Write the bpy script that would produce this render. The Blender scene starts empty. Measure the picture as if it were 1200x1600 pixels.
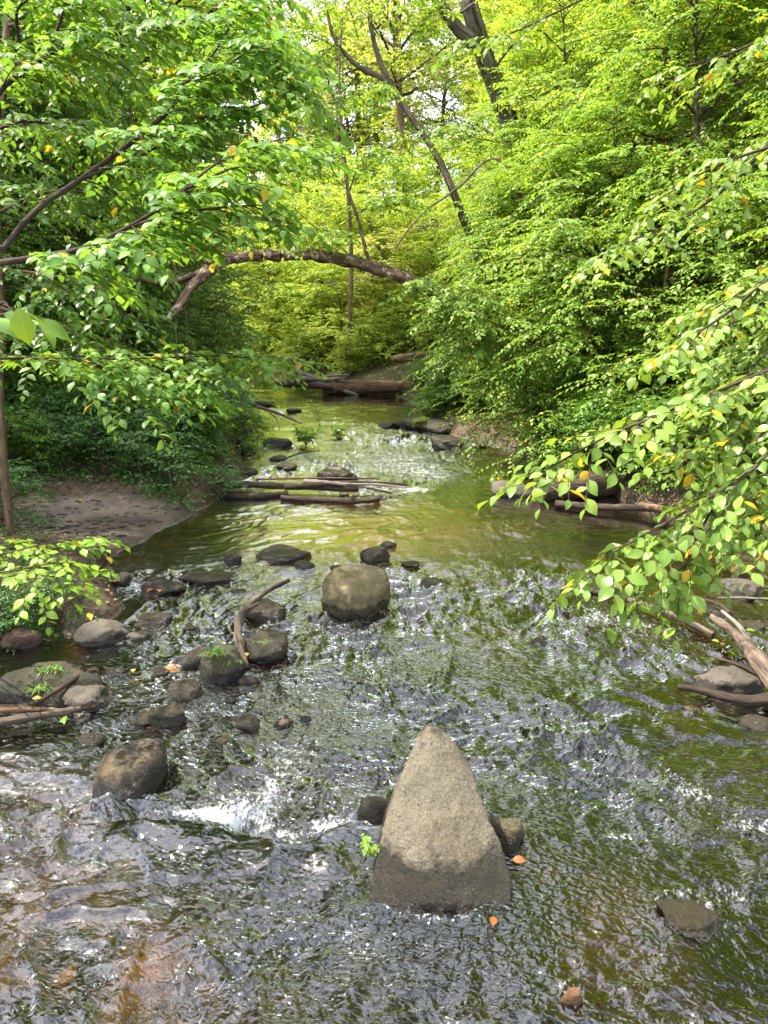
import bpy, bmesh, math, random
import numpy as np
from mathutils import Vector, Matrix

# ------------------------------------------------------------------ camera, light, exposure
SC = bpy.context.scene
COL = SC.collection
CAM_H = 2.4
PITCH = math.radians(15.0)
FPX = 1156.0                      # focal length in pixels of the 1200 x 1600 photograph
cam_d = bpy.data.cameras.new('camera')
cam = bpy.data.objects.new('camera', cam_d)
COL.objects.link(cam)
cam.location = (0, 0, CAM_H)
cam.rotation_euler = (math.radians(90) - PITCH, 0, 0)
cam_d.sensor_fit = 'VERTICAL'
cam_d.sensor_height = 36.0
cam_d.lens = 36.0 * FPX / 1600.0
cam_d.clip_start = 0.05
cam_d.clip_end = 600
SC.camera = cam

SUN_AZ = math.radians(-76)        # measured from +Y towards +X
SUN_EL = math.radians(60)
sun_vec = Vector((math.sin(SUN_AZ) * math.cos(SUN_EL), math.cos(SUN_AZ) * math.cos(SUN_EL), math.sin(SUN_EL)))
sl = bpy.data.lights.new('sun', 'SUN')
sl.energy = 5.0
sl.angle = math.radians(0.6)
sl.color = (1.0, 0.93, 0.80)
sun = bpy.data.objects.new('sun', sl)
COL.objects.link(sun)
sun.rotation_euler = sun_vec.to_track_quat('Z', 'Y').to_euler()

W = bpy.data.worlds.new('World')
SC.world = W
W.use_nodes = True
wn, wl = W.node_tree.nodes, W.node_tree.links
wn.clear()
wo = wn.new('ShaderNodeOutputWorld')
wb = wn.new('ShaderNodeBackground'); wb.inputs['Strength'].default_value = 0.15
sk = wn.new('ShaderNodeTexSky'); sk.sky_type = 'NISHITA'; sk.sun_disc = False
sk.sun_elevation = SUN_EL; sk.sun_rotation = SUN_AZ
sk.air_density = 1.0; sk.dust_density = 1.5; sk.ozone_density = 1.0
tc = wn.new('ShaderNodeTexCoord')
mp = wn.new('ShaderNodeMapping'); mp.inputs['Scale'].default_value = (1.0, 1.0, 2.2)
cn = wn.new('ShaderNodeTexNoise'); cn.inputs['Scale'].default_value = 2.3; cn.inputs['Detail'].default_value = 8; cn.inputs['Roughness'].default_value = 0.6
cr = wn.new('ShaderNodeValToRGB'); cr.color_ramp.elements[0].position = 0.40; cr.color_ramp.elements[1].position = 0.62
mx = wn.new('ShaderNodeMix'); mx.data_type = 'RGBA'; mx.inputs[7].default_value = (11.5, 11.8, 12.4, 1)
wl.new(tc.outputs['Generated'], mp.inputs['Vector']); wl.new(mp.outputs['Vector'], cn.inputs['Vector'])
wl.new(cn.outputs['Fac'], cr.inputs['Fac']); wl.new(cr.outputs['Color'], mx.inputs[0])
wl.new(sk.outputs['Color'], mx.inputs[6]); wl.new(mx.outputs[2], wb.inputs['Color']); wl.new(wb.outputs['Background'], wo.inputs['Surface'])

SC.view_settings.view_transform = 'Standard'
SC.view_settings.look = 'None'
SC.view_settings.exposure = 1.42
SC.view_settings.gamma = 1.0
SC.render.engine = 'CYCLES'
cy = SC.cycles
cy.max_bounces = 7; cy.diffuse_bounces = 3; cy.glossy_bounces = 3; cy.transmission_bounces = 4; cy.transparent_max_bounces = 8
cy.caustics_reflective = False; cy.caustics_refractive = False
cy.sample_clamp_indirect = 6.0; cy.sample_clamp_direct = 0.0
cy.use_denoising = True

# ------------------------------------------------------------------ picture <-> world helpers
CF = np.array([0, math.cos(PITCH), -math.sin(PITCH)]); CU = np.array([0, math.sin(PITCH), math.cos(PITCH)]); CR = np.array([1.0, 0, 0])
C0 = np.array([0, 0, CAM_H])
def P(px, py, d):
    return C0 + d * (CF + (px - 600) / FPX * CR + (800 - py) / FPX * CU)
def G(px, py, z=0.0):
    r = CF + (px - 600) / FPX * CR + (800 - py) / FPX * CU
    return C0 + r * ((z - CAM_H) / r[2])
def V(*a): return np.array(a, float)
def nrm(a):
    return a / np.maximum(np.linalg.norm(a, axis=-1, keepdims=True), 1e-9)

# ------------------------------------------------------------------ numpy noise
def _hash(ix, iy, iz, seed):
    h = (ix * 374761393 + iy * 668265263 + iz * 2147483647 + seed * 974634777) & 0xffffffff
    h = ((h ^ (h >> 13)) * 1274126177) & 0xffffffff
    h = ((h ^ (h >> 16)) * 2246822519) & 0xffffffff
    h = h ^ (h >> 13)
    return (h & 0xffffff) / float(0xffffff)
def vnoise(Q, seed=0):
    Q = np.asarray(Q, float)
    i = np.floor(Q).astype(np.int64); f = Q - i; f = f * f * f * (f * (f * 6 - 15) + 10)
    out = 0
    for dx in (0, 1):
        wx = f[..., 0] if dx else 1 - f[..., 0]
        for dy in (0, 1):
            wy = f[..., 1] if dy else 1 - f[..., 1]
            for dz in (0, 1):
                wz = f[..., 2] if dz else 1 - f[..., 2]
                out = out + wx * wy * wz * _hash(i[..., 0] + dx, i[..., 1] + dy, i[..., 2] + dz, seed)
    return out * 2 - 1
def fbm(Q, oct=4, seed=0, gain=0.5):
    a, s, o = 1.0, 1.0, 0
    for k in range(oct):
        o = o + a * vnoise(np.asarray(Q) * s + 17.3 * k, seed + k); a *= gain; s *= 2.03
    return o
def n2(x, y, sc, oct=3, seed=0, gain=.5):
    return fbm(np.stack([x * sc, y * sc, np.zeros_like(x) + .5], -1), oct, seed, gain)

# ------------------------------------------------------------------ mesh building
class MB:
    def __init__(s): s.v = []; s.f = []; s.n = 0; s.uv = []
    def add(s, v, f, mat=0, uv=None):
        v = np.asarray(v, float).reshape(-1, 3); f = np.asarray(f, np.int64)
        if len(v) == 0 or len(f) == 0: return
        s.v.append(v); s.f.append((f + s.n, mat)); s.n += len(v)
        s.uv.append(np.zeros((len(v), 3)) if uv is None else np.asarray(uv, float).reshape(-1, 3))
    def mesh(s, name, mats, smooth=True):
        me = bpy.data.meshes.new(name)
        v = np.concatenate(s.v); me.vertices.add(len(v)); me.vertices.foreach_set('co', v.astype(np.float32).ravel())
        li = np.concatenate([f.ravel() for f, m in s.f]).astype(np.int32)
        tot = np.concatenate([np.full(len(f), f.shape[1]) for f, m in s.f]).astype(np.int32)
        mi = np.concatenate([np.full(len(f), m) for f, m in s.f]).astype(np.int32)
        st = np.concatenate([[0], np.cumsum(tot)[:-1]]).astype(np.int32)
        me.loops.add(len(li)); me.loops.foreach_set('vertex_index', li)
        me.polygons.add(len(tot)); me.polygons.foreach_set('loop_start', st)
        try: me.polygons.foreach_set('loop_total', tot)
        except Exception: pass
        me.polygons.foreach_set('material_index', mi)
        me.polygons.foreach_set('use_smooth', np.full(len(tot), smooth))
        for m in mats: me.materials.append(m)
        a = me.attributes.new('luv', 'FLOAT_VECTOR', 'POINT'); a.data.foreach_set('vector', np.concatenate(s.uv).astype(np.float32).ravel())
        me.update(calc_edges=True)
        return me
    def build(s, name, mats, parent=None, smooth=True):
        me = s.mesh(name, mats if isinstance(mats, (list, tuple)) else [mats], smooth)
        o = bpy.data.objects.new(name, me); COL.objects.link(o)
        if parent is not None: o.parent = parent
        return o
def add_attr(me, name, arr):
    a = me.attributes.new(name, 'FLOAT', 'POINT'); a.data.foreach_set('value', np.asarray(arr, np.float32).ravel())
def thing(name, label, cat, loc=(0, 0, 0), group=None):
    o = bpy.data.objects.new(name, None); COL.objects.link(o)
    o.location = tuple(float(c) for c in loc); o.empty_display_size = .2
    o['label'] = label; o['category'] = cat
    if group: o['group'] = group
    return o
def tag(o, label, cat, group=None, kind=None):
    o['label'] = label; o['category'] = cat
    if group: o['group'] = group
    if kind: o['kind'] = kind
    return o
def copy_thing(r, loc, rz, scale, label, group=None):
    c = r.copy(); COL.objects.link(c); c.location = tuple(float(q) for q in loc); c.rotation_euler = (0, 0, rz)
    c.scale = scale if isinstance(scale, (tuple, list)) else (scale,) * 3
    c['label'] = label
    if group: c['group'] = group
    for ch in list(r.children):
        d = ch.copy(); COL.objects.link(d); d.parent = c
        for g in list(ch.children):
            e = g.copy(); COL.objects.link(e); e.parent = d
    return c

def resample(pts, n):
    pts = np.asarray(pts, float); m = len(pts)
    # catmull-rom through the points
    ext = np.vstack([2 * pts[0] - pts[1], pts, 2 * pts[-1] - pts[-2]])
    u = np.linspace(0, m - 1 - 1e-6, n); i = u.astype(int); t = (u - i)[:, None]
    p0, p1, p2, p3 = ext[i], ext[i + 1], ext[i + 2], ext[i + 3]
    return .5 * (2 * p1 + (-p0 + p2) * t + (2 * p0 - 5 * p1 + 4 * p2 - p3) * t ** 2 + (-p0 + 3 * p1 - 3 * p2 + p3) * t ** 3)
def tubes(mb, Pn, R, sides=6, mat=0, rough=0.0, seed=0, cap=True):
    """Pn [N,M,3] polylines, R [N,M] radii; one tube each"""
    Pn = np.asarray(Pn, float); R = np.asarray(R, float)
    if Pn.ndim == 2: Pn = Pn[None]; R = R[None]
    N, M, _ = Pn.shape
    if N == 0: return
    T = np.gradient(Pn, axis=1); T = nrm(T)
    ref = np.where((np.abs(T[:, :1, 2:3]) > .8), V(1, 0, 0), V(0, 0, 1)); ref = np.broadcast_to(ref, T.shape)
    A = nrm(np.cross(T, ref)); B = np.cross(T, A)
    th = np.linspace(0, 2 * np.pi, sides, endpoint=False)
    ring = A[:, :, None] * np.cos(th)[None, None, :, None] + B[:, :, None] * np.sin(th)[None, None, :, None]
    seg = np.concatenate([np.zeros((N, 1)), np.cumsum(np.linalg.norm(np.diff(Pn, axis=1), axis=-1), 1)], 1)
    uv = np.stack([np.broadcast_to(np.cos(th), (N, M, sides)) * R[..., None], np.broadcast_to(np.sin(th), (N, M, sides)) * R[..., None],
                   np.broadcast_to(seg[..., None], (N, M, sides))], -1)
    rr = np.broadcast_to(R[..., None], (N, M, sides)).copy()
    if rough:
        q = uv.copy(); q[..., :2] /= np.maximum(R[..., None, None], 1e-4); q[..., 2] /= np.maximum(R.max(), 1e-4) * 2.5
        rr = rr * (1 + rough * fbm(q * 1.6 + seed, 3, seed))
    Vt = Pn[:, :, None] + ring * rr[..., None]
    b = np.arange(N)[:, None, None] * M * sides + np.arange(M - 1)[None, :, None] * sides
    j = np.arange(sides)[None, None]; j2 = (np.arange(sides) + 1)[None, None] % sides
    F = np.stack([b + j, b + j2, b + sides + j2, b + sides + j], -1).reshape(-1, 4)
    mb.add(Vt, F, mat, uv)
    if cap:
        for n in range(N if N < 400 else 0):
            for e in (0, M - 1):
                rg = Vt[n, e]; c = Pn[n, e] + T[n, e] * (R[n, e] * (.25 if e else -.25))
                vs = np.vstack([rg, c]); k = np.arange(sides)
                fs = np.stack([k, (k + 1) % sides, np.full(sides, sides)], -1)
                if e == 0: fs = fs[:, ::-1]
                mb.add(vs, fs, mat, np.vstack([uv[n, e], uv[n, e].mean(0)]))

# leaf templates: vertices (length, side, lift), faces
LOW = (V([0, 0, 0], [.42, .30, .05], [1, 0, -.10], [.42, -.30, .05]).reshape(-1, 3), [(0, 2, 1), (0, 3, 2)])
MID = (np.array([[0, 0, 0], [.28, .26, .05], [.64, .23, .02], [1.0, 0, -.14], [.64, -.23, .02], [.28, -.26, .05], [.5, 0, -.01]], float),
       [(0, 6, 2, 1), (6, 3, 2, 2), (0, 5, 4, 6), (6, 4, 3, 3)])
MID = (MID[0], [(0, 6, 1), (1, 6, 2), (6, 3, 2), (0, 5, 6), (5, 4, 6), (6, 4, 3)])
def _high():
    xs = [0.0, .10, .28, .48, .68, .84, .94, 1.06]; ws = [0, .16, .29, .32, .25, .14, .06, 0]
    zz = [0, .0, .01, .0, -.03, -.08, -.12, -.18]
    v = [(-.14, .012, -.03), (-.14, -.012, -.03), (0, .012, 0), (0, -.012, 0)]; f = [(0, 1, 3), (0, 3, 2)]
    off = 4; n = len(xs)
    for x, w, z in zip(xs, ws, zz): v += [(x, 0, z), (x + .05 * (w > 0), w, z + .16 * w + .02 * math.sin(x * 19)), (x + .05 * (w > 0), -w, z + .16 * w + .02 * math.sin(x * 17 + 1))]
    for i in range(n - 1):
        a, b = off + 3 * i, off + 3 * i + 3
        f += [(a, b, b + 1), (a, b + 1, a + 1), (a, a + 2, b + 2), (a, b + 2, b)]
    return np.array(v, float), f
HIGH = _high()
TEMPL = {'low': LOW, 'mid': MID, 'high': HIGH}
def leaves(mb, pos, d, n, size, lod='low', mat=1):
    tv, tf = TEMPL[lod]; tf = np.array(tf)
    d = nrm(d); s = nrm(np.cross(n, d)); n = np.cross(d, s)
    size = np.asarray(size)[:, None, None]
    v = pos[:, None] + size * (tv[None, :, 0:1] * d[:, None] + tv[None, :, 1:2] * s[:, None] + tv[None, :, 2:3] * n[:, None])
    k = len(pos); F = (tf[None] + (np.arange(k) * len(tv))[:, None, None]).reshape(-1, tf.shape[1])
    mb.add(v, F, mat, np.broadcast_to(tv, v.shape))
def sprays(mb, rng, S, D, L, K=9, size=.07, lod='low', droop=.25, tilt=.35, spread=55, mat=1, stem=0.0, smat=0, hang=.15, szvar=.3):
    """alternate leaves along little twigs"""
    S = np.asarray(S, float); D = nrm(np.asarray(D, float)); L = np.asarray(L, float); N = len(S)
    if N == 0: return
    t = np.linspace(.12, 1, K)[None, :, None]
    Z = V(0, 0, 1)
    pos = S[:, None] + D[:, None] * L[:, None, None] * t - Z * (droop * L[:, None, None] * t ** 2)
    tan = nrm(D[:, None] - Z * (2 * droop * t))
    side = np.cross(Z, tan); side = nrm(side + 1e-4)
    sg = np.where(np.arange(K) % 2 == 0, 1.0, -1.0)[None, :, None] * np.where(rng.random((N, 1, 1)) < .5, 1, -1)
    sp = math.radians(spread) * (1 + .3 * rng.standard_normal((N, K, 1)))
    sp[:, -1] *= .15
    ld = tan * np.cos(sp) + sg * side * np.sin(sp) + .16 * rng.standard_normal((N, K, 3)) - Z * hang
    nn = Z + tilt * rng.standard_normal((N, K, 3)) + .25 * tan
    sz = size * (1 - szvar + 2 * szvar * rng.random((N, K))) * (1 - .35 * (t[..., 0] > .9))
    leaves(mb, pos.reshape(-1, 3), ld.reshape(-1, 3), nn.reshape(-1, 3), sz.ravel(), lod, mat)
    if stem > 0:
        tt = np.linspace(0, 1, 4)[None, :, None]
        pp = S[:, None] + D[:, None] * L[:, None, None] * tt - Z * (droop * L[:, None, None] * tt ** 2)
        tubes(mb, pp, np.broadcast_to(stem * (1 - .6 * tt[..., 0]), (N, 4)), 3, smat, cap=False)

# ------------------------------------------------------------------ materials
def new_mat(name):
    m = bpy.data.materials.new(name); m.use_nodes = True
    nt = m.node_tree; nt.nodes.clear()
    return m, nt, nt.nodes, nt.links
class NT:
    """small node helper"""
    def __init__(s, name):
        s.m, s.t, s.n, s.l = new_mat(name)
    def new(s, typ, **kw):
        nd = s.n.new(typ)
        for k, v in kw.items(): setattr(nd, k, v)
        return nd
    def link(s, a, b): s.l.new(a, b)
    def attr(s, name): return s.new('ShaderNodeAttribute', attribute_name=name)
    def noise(s, vec, scale, detail=4, rough=.55, dist=0):
        n = s.new('ShaderNodeTexNoise'); n.inputs['Scale'].default_value = scale; n.inputs['Detail'].default_value = detail
        n.inputs['Roughness'].default_value = rough; n.inputs['Distortion'].default_value = dist
        if vec is not None: s.link(vec, n.inputs['Vector'])
        return n.outputs['Fac']
    def mapv(s, vec, scale=(1, 1, 1), rot=(0, 0, 0), loc=(0, 0, 0)):
        n = s.new('ShaderNodeMapping'); n.inputs['Scale'].default_value = scale; n.inputs['Rotation'].default_value = rot; n.inputs['Location'].default_value = loc
        s.link(vec, n.inputs['Vector']); return n.outputs[0]
    def ramp(s, fac, stops):
        r = s.new('ShaderNodeValToRGB'); e = r.color_ramp.elements
        while len(e) < len(stops): e.new(.5)
        for k, (p, c) in enumerate(stops):
            e[k].position = p; e[k].color = (c, c, c, 1) if isinstance(c, (int, float)) else (*c, 1)
        s.link(fac, r.inputs['Fac']); return r.outputs['Color']
    def _in(s, sock, v):
        if hasattr(v, 'is_linked'): s.link(v, sock)
        elif isinstance(v, (tuple, list)): sock.default_value = (*v, 1) if len(v) == 3 else v
        else: sock.default_value = v
    def mix(s, fac, a, b, blend='MIX'):
        n = s.new('ShaderNodeMix', data_type='RGBA', blend_type=blend)
        s._in(n.inputs[0], fac); s._in(n.inputs[6], a); s._in(n.inputs[7], b); return n.outputs[2]
    def math(s, op, a, b=0.0, c=0.0, clamp=False):
        n = s.new('ShaderNodeMath', operation=op, use_clamp=clamp)
        s._in(n.inputs[0], a); s._in(n.inputs[1], b); s._in(n.inputs[2], c); return n.outputs[0]
    def bump(s, h, strength=.5, dist=.01, normal=None):
        b = s.new('ShaderNodeBump'); b.inputs['Strength'].default_value = strength; b.inputs['Distance'].default_value = dist
        s.link(h, b.inputs['Height'])
        if normal is not None: s.link(normal, b.inputs['Normal'])
        return b.outputs[0]
    def princ(s, col, rough=.6, spec=.5, normal=None):
        p = s.new('ShaderNodeBsdfPrincipled'); s._in(p.inputs['Base Color'], col); s._in(p.inputs['Roughness'], rough)
        s._in(p.inputs['Specular IOR Level'], spec)
        if normal is not None: s.link(normal, p.inputs['Normal'])
        return p.outputs[0]
    def out(s, sh):
        o = s.new('ShaderNodeOutputMaterial'); s.link(sh, o.inputs['Surface']); return s.m

def leaf_mat(name, a, b, yellow=.02, transl=.42, spec=.45, rough=.42, tgain=(1.35, 1.22, .6), veins=False, ycol=(.55, .40, .03)):
    g = NT(name)
    geo = g.new('ShaderNodeNewGeometry'); oi = g.new('ShaderNodeObjectInfo')
    r = geo.outputs['Random Per Island']
    col = g.mix(r, a, b)
    r2 = g.math('FRACT', g.math('MULTIPLY', r, 37.7))
    # a tree-to-tree shift of hue
    tr = g.math('MULTIPLY', oi.outputs['Random'], .22)
    col = g.mix(tr, col, g.mix(1.0, col, (1.45, 1.0, .55), 'MULTIPLY'))
    v = g.math('MULTIPLY_ADD', r2, .5, .75)
    hv = g.new('ShaderNodeHueSaturation'); g.link(v, hv.inputs['Value']); g.link(col, hv.inputs['Color']); col = hv.outputs[0]
    if yellow > 0:
        r3 = g.math('FRACT', g.math('MULTIPLY', r, 91.3))
        col = g.mix(g.math('LESS_THAN', r3, yellow), col, ycol)
    normal = None
    if veins:
        uv = g.attr('luv').outputs['Vector']
        sx = g.new('ShaderNodeSeparateXYZ'); g.link(uv, sx.inputs[0])
        ay = g.math('ABSOLUTE', sx.outputs[1])
        w = g.math('SUBTRACT', g.math('MULTIPLY', sx.outputs[0], 9.0), g.math('MULTIPLY', ay, 9.0))
        fr = g.math('ABSOLUTE', g.math('SUBTRACT', g.math('FRACT', w), .5))
        side = g.math('MULTIPLY', g.math('LESS_THAN', fr, .07), .5)
        mid = g.math('LESS_THAN', ay, .016)
        vn = g.math('MAXIMUM', side, mid)
        col = g.mix(g.math('MULTIPLY', vn, .30), col, (.30, .42, .10))
        geo_p = geo.outputs['Position']
        blot = g.ramp(g.noise(geo_p, 55, 3), [(.66, 0), (.72, 1)])
        col = g.mix(g.math('MULTIPLY', blot, .22), col, (.30, .22, .05))
        normal = g.bump(vn, .35, .002)
    p = g.princ(col, rough, spec, normal)
    t = g.new('ShaderNodeBsdfTranslucent'); g.link(g.mix(1.0, col, tgain, 'MULTIPLY'), t.inputs[0])
    m = g.new('ShaderNodeMixShader'); m.inputs[0].default_value = transl
    g.link(p, m.inputs[1]); g.link(t.outputs[0], m.inputs[2])
    return g.out(m.outputs[0])

def bark_mat(name, a, b, moss=.0, scale=1.0, wet=False, groove=1.0, pale=None):
    g = NT(name)
    uv = g.attr('luv').outputs['Vector']
    pos = g.new('ShaderNodeNewGeometry').outputs['Position']
    v1 = g.mapv(uv, (26 * scale, 26 * scale, 4.5 * scale))
    n1 = g.noise(v1, 1.0, 6, .65, .4)
    n2_ = g.noise(pos, 5, 4)
    h = g.ramp(n1, [(.36, 0), (.62, 1)])
    col = g.mix(h, a, b)
    col = g.mix(g.ramp(n2_, [(.4, 0), (.7, .55)]), col, tuple(c * .55 for c in a))
    if pale:
        col = g.mix(g.ramp(g.noise(pos, 9, 5, .7), [(.54, 0), (.6, 1)]), col, pale)
    if moss:
        gn = g.new('ShaderNodeNewGeometry'); sx = g.new('ShaderNodeSeparateXYZ'); g.link(gn.outputs['Normal'], sx.inputs[0])
        mk = g.math('MULTIPLY', g.ramp(g.noise(pos, 7, 5, .65), [(.5, 0), (.6, 1)]), g.ramp(sx.outputs[2], [(.1, 0), (.6, moss)]))
        col = g.mix(mk, col, (.07, .10, .018))
    rough, spec = .85, .25
    if wet:
        sz = g.new('ShaderNodeSeparateXYZ'); g.link(pos, sz.inputs[0])
        wk = g.ramp(g.math('ADD', sz.outputs[2], g.math('MULTIPLY', g.noise(pos, 12, 3), .06)), [(.05, 1), (.10, 0)])
        col = g.mix(wk, col, g.mix(1.0, col, (.35, .33, .30), 'MULTIPLY'))
        rough = g.math('SUBTRACT', .8, g.math('MULTIPLY', wk, .5))
    nb = g.bump(h, .9 * groove, .015)
    nb = g.bump(g.noise(pos, 90, 3), .4, .004, nb)
    return g.out(g.princ(col, rough, spec, nb))

def rock_mat(name, base, alt, speck=.5, moss=0.0, wetz=.05, lichen=None, wetdark=.33):
    g = NT(name)
    pos = g.new('ShaderNodeNewGeometry')
    co = pos.outputs['Position']
    sx = g.new('ShaderNodeSeparateXYZ'); g.link(co, sx.inputs[0])
    sn = g.new('ShaderNodeSeparateXYZ'); g.link(pos.outputs['Normal'], sn.inputs[0])
    big = g.ramp(g.noise(co, 4.5, 6, .6), [(.35, 0), (.65, 1)])
    col = g.mix(big, base, alt)
    sp = g.ramp(g.noise(co, 120, 3, .7), [(.47, 0), (.60, 1)])
    col = g.mix(g.math('MULTIPLY', sp, speck), col, tuple(min(1, c * 1.9 + .05) for c in base))
    dk = g.ramp(g.noise(co, 75, 2, .6), [(.30, 1), (.44, 0)])
    col = g.mix(g.math('MULTIPLY', dk, speck), col, tuple(c * .35 for c in base))
    tn = g.ramp(g.noise(co, 2.7, 5, .7), [(.45, 0), (.62, .55)])
    col = g.mix(tn, col, g.mix(1.0, col, (1.10, .98, .80), 'MULTIPLY'))
    st = g.ramp(g.noise(co, 8.5, 6, .75), [(.50, 0), (.58, .6)])
    col = g.mix(st, col, g.mix(1.0, col, (.55, .55, .48), 'MULTIPLY'))
    if lichen:
        lk = g.ramp(g.noise(co, 9, 5, .7), [(.5, 0), (.6, 1)])
        col = g.mix(g.math('MULTIPLY', lk, g.ramp(sn.outputs[2], [(.4, 0), (.85, .9)])), col, lichen)
    if moss:
        mk = g.math('MULTIPLY', g.ramp(g.noise(co, 6, 6, .7), [(.44, 0), (.58, 1)]), g.ramp(sn.outputs[2], [(.1, .2), (.7, moss)]))
        col = g.mix(mk, col, (.075, .095, .015))
    wet = g.ramp(g.math('ADD', sx.outputs[2], g.math('MULTIPLY', g.math('SUBTRACT', g.noise(co, 6, 6, .65), .5), -.22)), [(wetz * .86, 1), (wetz * 1.06, 0)])
    col = g.mix(wet, col, g.mix(1.0, col, (wetdark, wetdark * .95, wetdark * .85), 'MULTIPLY'))
    alg = g.math('MULTIPLY', wet, g.ramp(g.noise(co, 14, 4), [(.5, 0), (.7, .7)]))
    col = g.mix(alg, col, (.035, .03, .01))
    rough = g.math('SUBTRACT', .82, g.math('MULTIPLY', wet, .60))
    nb = g.bump(g.noise(co, 14, 9, .72), .9, .05)
    vc = g.new('ShaderNodeTexVoronoi'); vc.feature = 'DISTANCE_TO_EDGE'; vc.inputs['Scale'].default_value = 4.2
    wv = g.new('ShaderNodeVectorMath'); wv.operation = 'ADD'; g.link(co, wv.inputs[0]); nz = g.new('ShaderNodeTexNoise'); nz.inputs['Scale'].default_value = 7; g.link(co, nz.inputs['Vector']); g.link(nz.outputs['Color'], wv.inputs[1]); g.link(wv.outputs[0], vc.inputs['Vector'])
    ck = g.ramp(vc.outputs['Distance'], [(0, 0), (.018, 1)])
    nb = g.bump(ck, .5, .012, nb)
    nb = g.bump(sp, .25, .003, nb)
    return g.out(g.princ(col, rough, .45, nb))
# ------------------------------------------------------------------ leaf, bark, rock kinds
M_LEAF_NEAR = leaf_mat('leaf_near_right', (.13, .25, .03), (.24, .37, .06), yellow=.035, transl=.42, rough=.36, veins=True, ycol=(.62, .40, .02))
M_LEAF_LEFT = leaf_mat('leaf_near_left', (.10, .24, .04), (.19, .35, .06), yellow=.02, transl=.5, rough=.42, spec=.35, veins=True)
M_LEAF_BRIGHT = leaf_mat('leaf_bright', (.15, .30, .02), (.26, .42, .04), yellow=.03, transl=.4, veins=True)
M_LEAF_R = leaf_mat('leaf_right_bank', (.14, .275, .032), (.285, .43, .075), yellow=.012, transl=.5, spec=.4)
M_LEAF_SHADE = leaf_mat('leaf_bank_shade', (.06, .16, .022), (.15, .28, .03), yellow=.006, transl=.46, spec=.4)  # darker copy of the right bank leaf, shade put into the colour
M_LEAF_FAR_LIT = leaf_mat('leaf_far_lit', (.23, .39, .05), (.42, .54, .12), yellow=.02, transl=.58, spec=.3)  # sun glow of the far wood put into a lighter leaf colour
M_LEAF_BACKLIT = leaf_mat('leaf_backlit', (.32, .42, .10), (.48, .52, .18), yellow=.08, transl=.45, spec=.3)  # lightest copy, its colour standing in for backlit haze
M_LEAF_LOW = leaf_mat('leaf_ground', (.04, .12, .02), (.09, .20, .03), yellow=.004, transl=.3, spec=.6, rough=.35)
M_GRASS = leaf_mat('grass_blade', (.07, .17, .02), (.15, .27, .035), yellow=.02, transl=.4)
M_DEAD = leaf_mat('leaf_dead', (.16, .085, .035), (.33, .20, .09), yellow=.02, transl=.1, rough=.6)
M_ORANGE = leaf_mat('leaf_orange', (.24, .09, .025), (.32, .14, .04), yellow=0, transl=.15, rough=.4)
M_YELLOW = leaf_mat('leaf_yellow', (.60, .42, .06), (.55, .50, .12), yellow=0, transl=.25, rough=.5)
M_BARK = bark_mat('bark_grey', (.055, .04, .028), (.24, .19, .14))
M_BARK_BIG = bark_mat('bark_furrowed', (.035, .027, .02), (.24, .20, .16), scale=.42, groove=1.6)
M_BARK_TWIG = bark_mat('bark_twig', (.035, .026, .018), (.10, .075, .05))
M_BARK_TAN = bark_mat('bark_tan', (.12, .08, .045), (.26, .18, .11))
M_ARCH = bark_mat('bark_arch', (.05, .03, .017), (.23, .145, .085), moss=.7, pale=(.36, .28, .20))
M_LOG = bark_mat('log_wet', (.06, .042, .03), (.27, .20, .15), wet=True)
M_LOG_DARK = bark_mat('log_dark', (.025, .017, .012), (.11, .075, .05), wet=True)
M_LOG_RED = bark_mat('log_red', (.09, .045, .025), (.30, .18, .11), wet=True, moss=.3)
M_PALE = bark_mat('wood_bleached', (.13, .105, .08), (.40, .35, .29), wet=True)
M_DRIFT = bark_mat('driftwood', (.05, .036, .026), (.22, .165, .12), wet=True)

# ------------------------------------------------------------------ stream outline and terrain
_left_px = [(0, 1010), (60, 965), (115, 985), (190, 950), (180, 905), (172, 872), (235, 832), (335, 786), (350, 762), (385, 742), (372, 705), (352, 672), (352, 645), (368, 620), (378, 603)]
_right_px = [(560, 606), (640, 622), (655, 640), (672, 664), (722, 684), (820, 705), (880, 742), (1010, 792), (1200, 862)]
STREAM = [(-3.9, -6), (-3.6, 1.0), (-3.3, 3.6)] + [tuple(G(*q)[:2]) for q in _left_px] + [(-6.0, 27.4), (-9.5, 29.0), (-15, 30.5), (-40, 36), (-40, 41), (-16, 35.5), (-9, 33.5), (-5, 31), (-2.4, 27.6)] + \
         [tuple(G(*q)[:2]) for q in _right_px] + [(4.35, 6.2), (4.2, 4.5), (4.0, 3.0), (4.0, -6)]
STREAM = np.array(STREAM, float)
def sdist(x, y):
    x = np.asarray(x, float); y = np.asarray(y, float)
    d = np.full(x.shape, 1e9); ins = np.zeros(x.shape, bool)
    n = len(STREAM)
    for i in range(n):
        ax, ay = STREAM[i]; bx, by = STREAM[(i + 1) % n]
        ex, ey = bx - ax, by - ay; t = np.clip(((x - ax) * ex + (y - ay) * ey) / (ex * ex + ey * ey), 0, 1)
        d = np.minimum(d, np.hypot(x - ax - t * ex, y - ay - t * ey))
        c = ((ay > y) != (by > y))
        ins ^= c & (x < ax + (y - ay) / (by - ay if by != ay else 1e-9) * ex)
    return np.where(ins, -d, d)
def xc(y): return np.interp(y, [-6, 5, 10, 14, 20, 26, 30, 33, 40], [0, .3, .6, .2, -.6, -3, -8, -14, -60])
def sandm(x, y):
    q = np.exp(-(((x + 3.1) / 1.3) ** 2 + ((y - 8.2) / .9) ** 2) ** 1.5)
    return q
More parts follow.
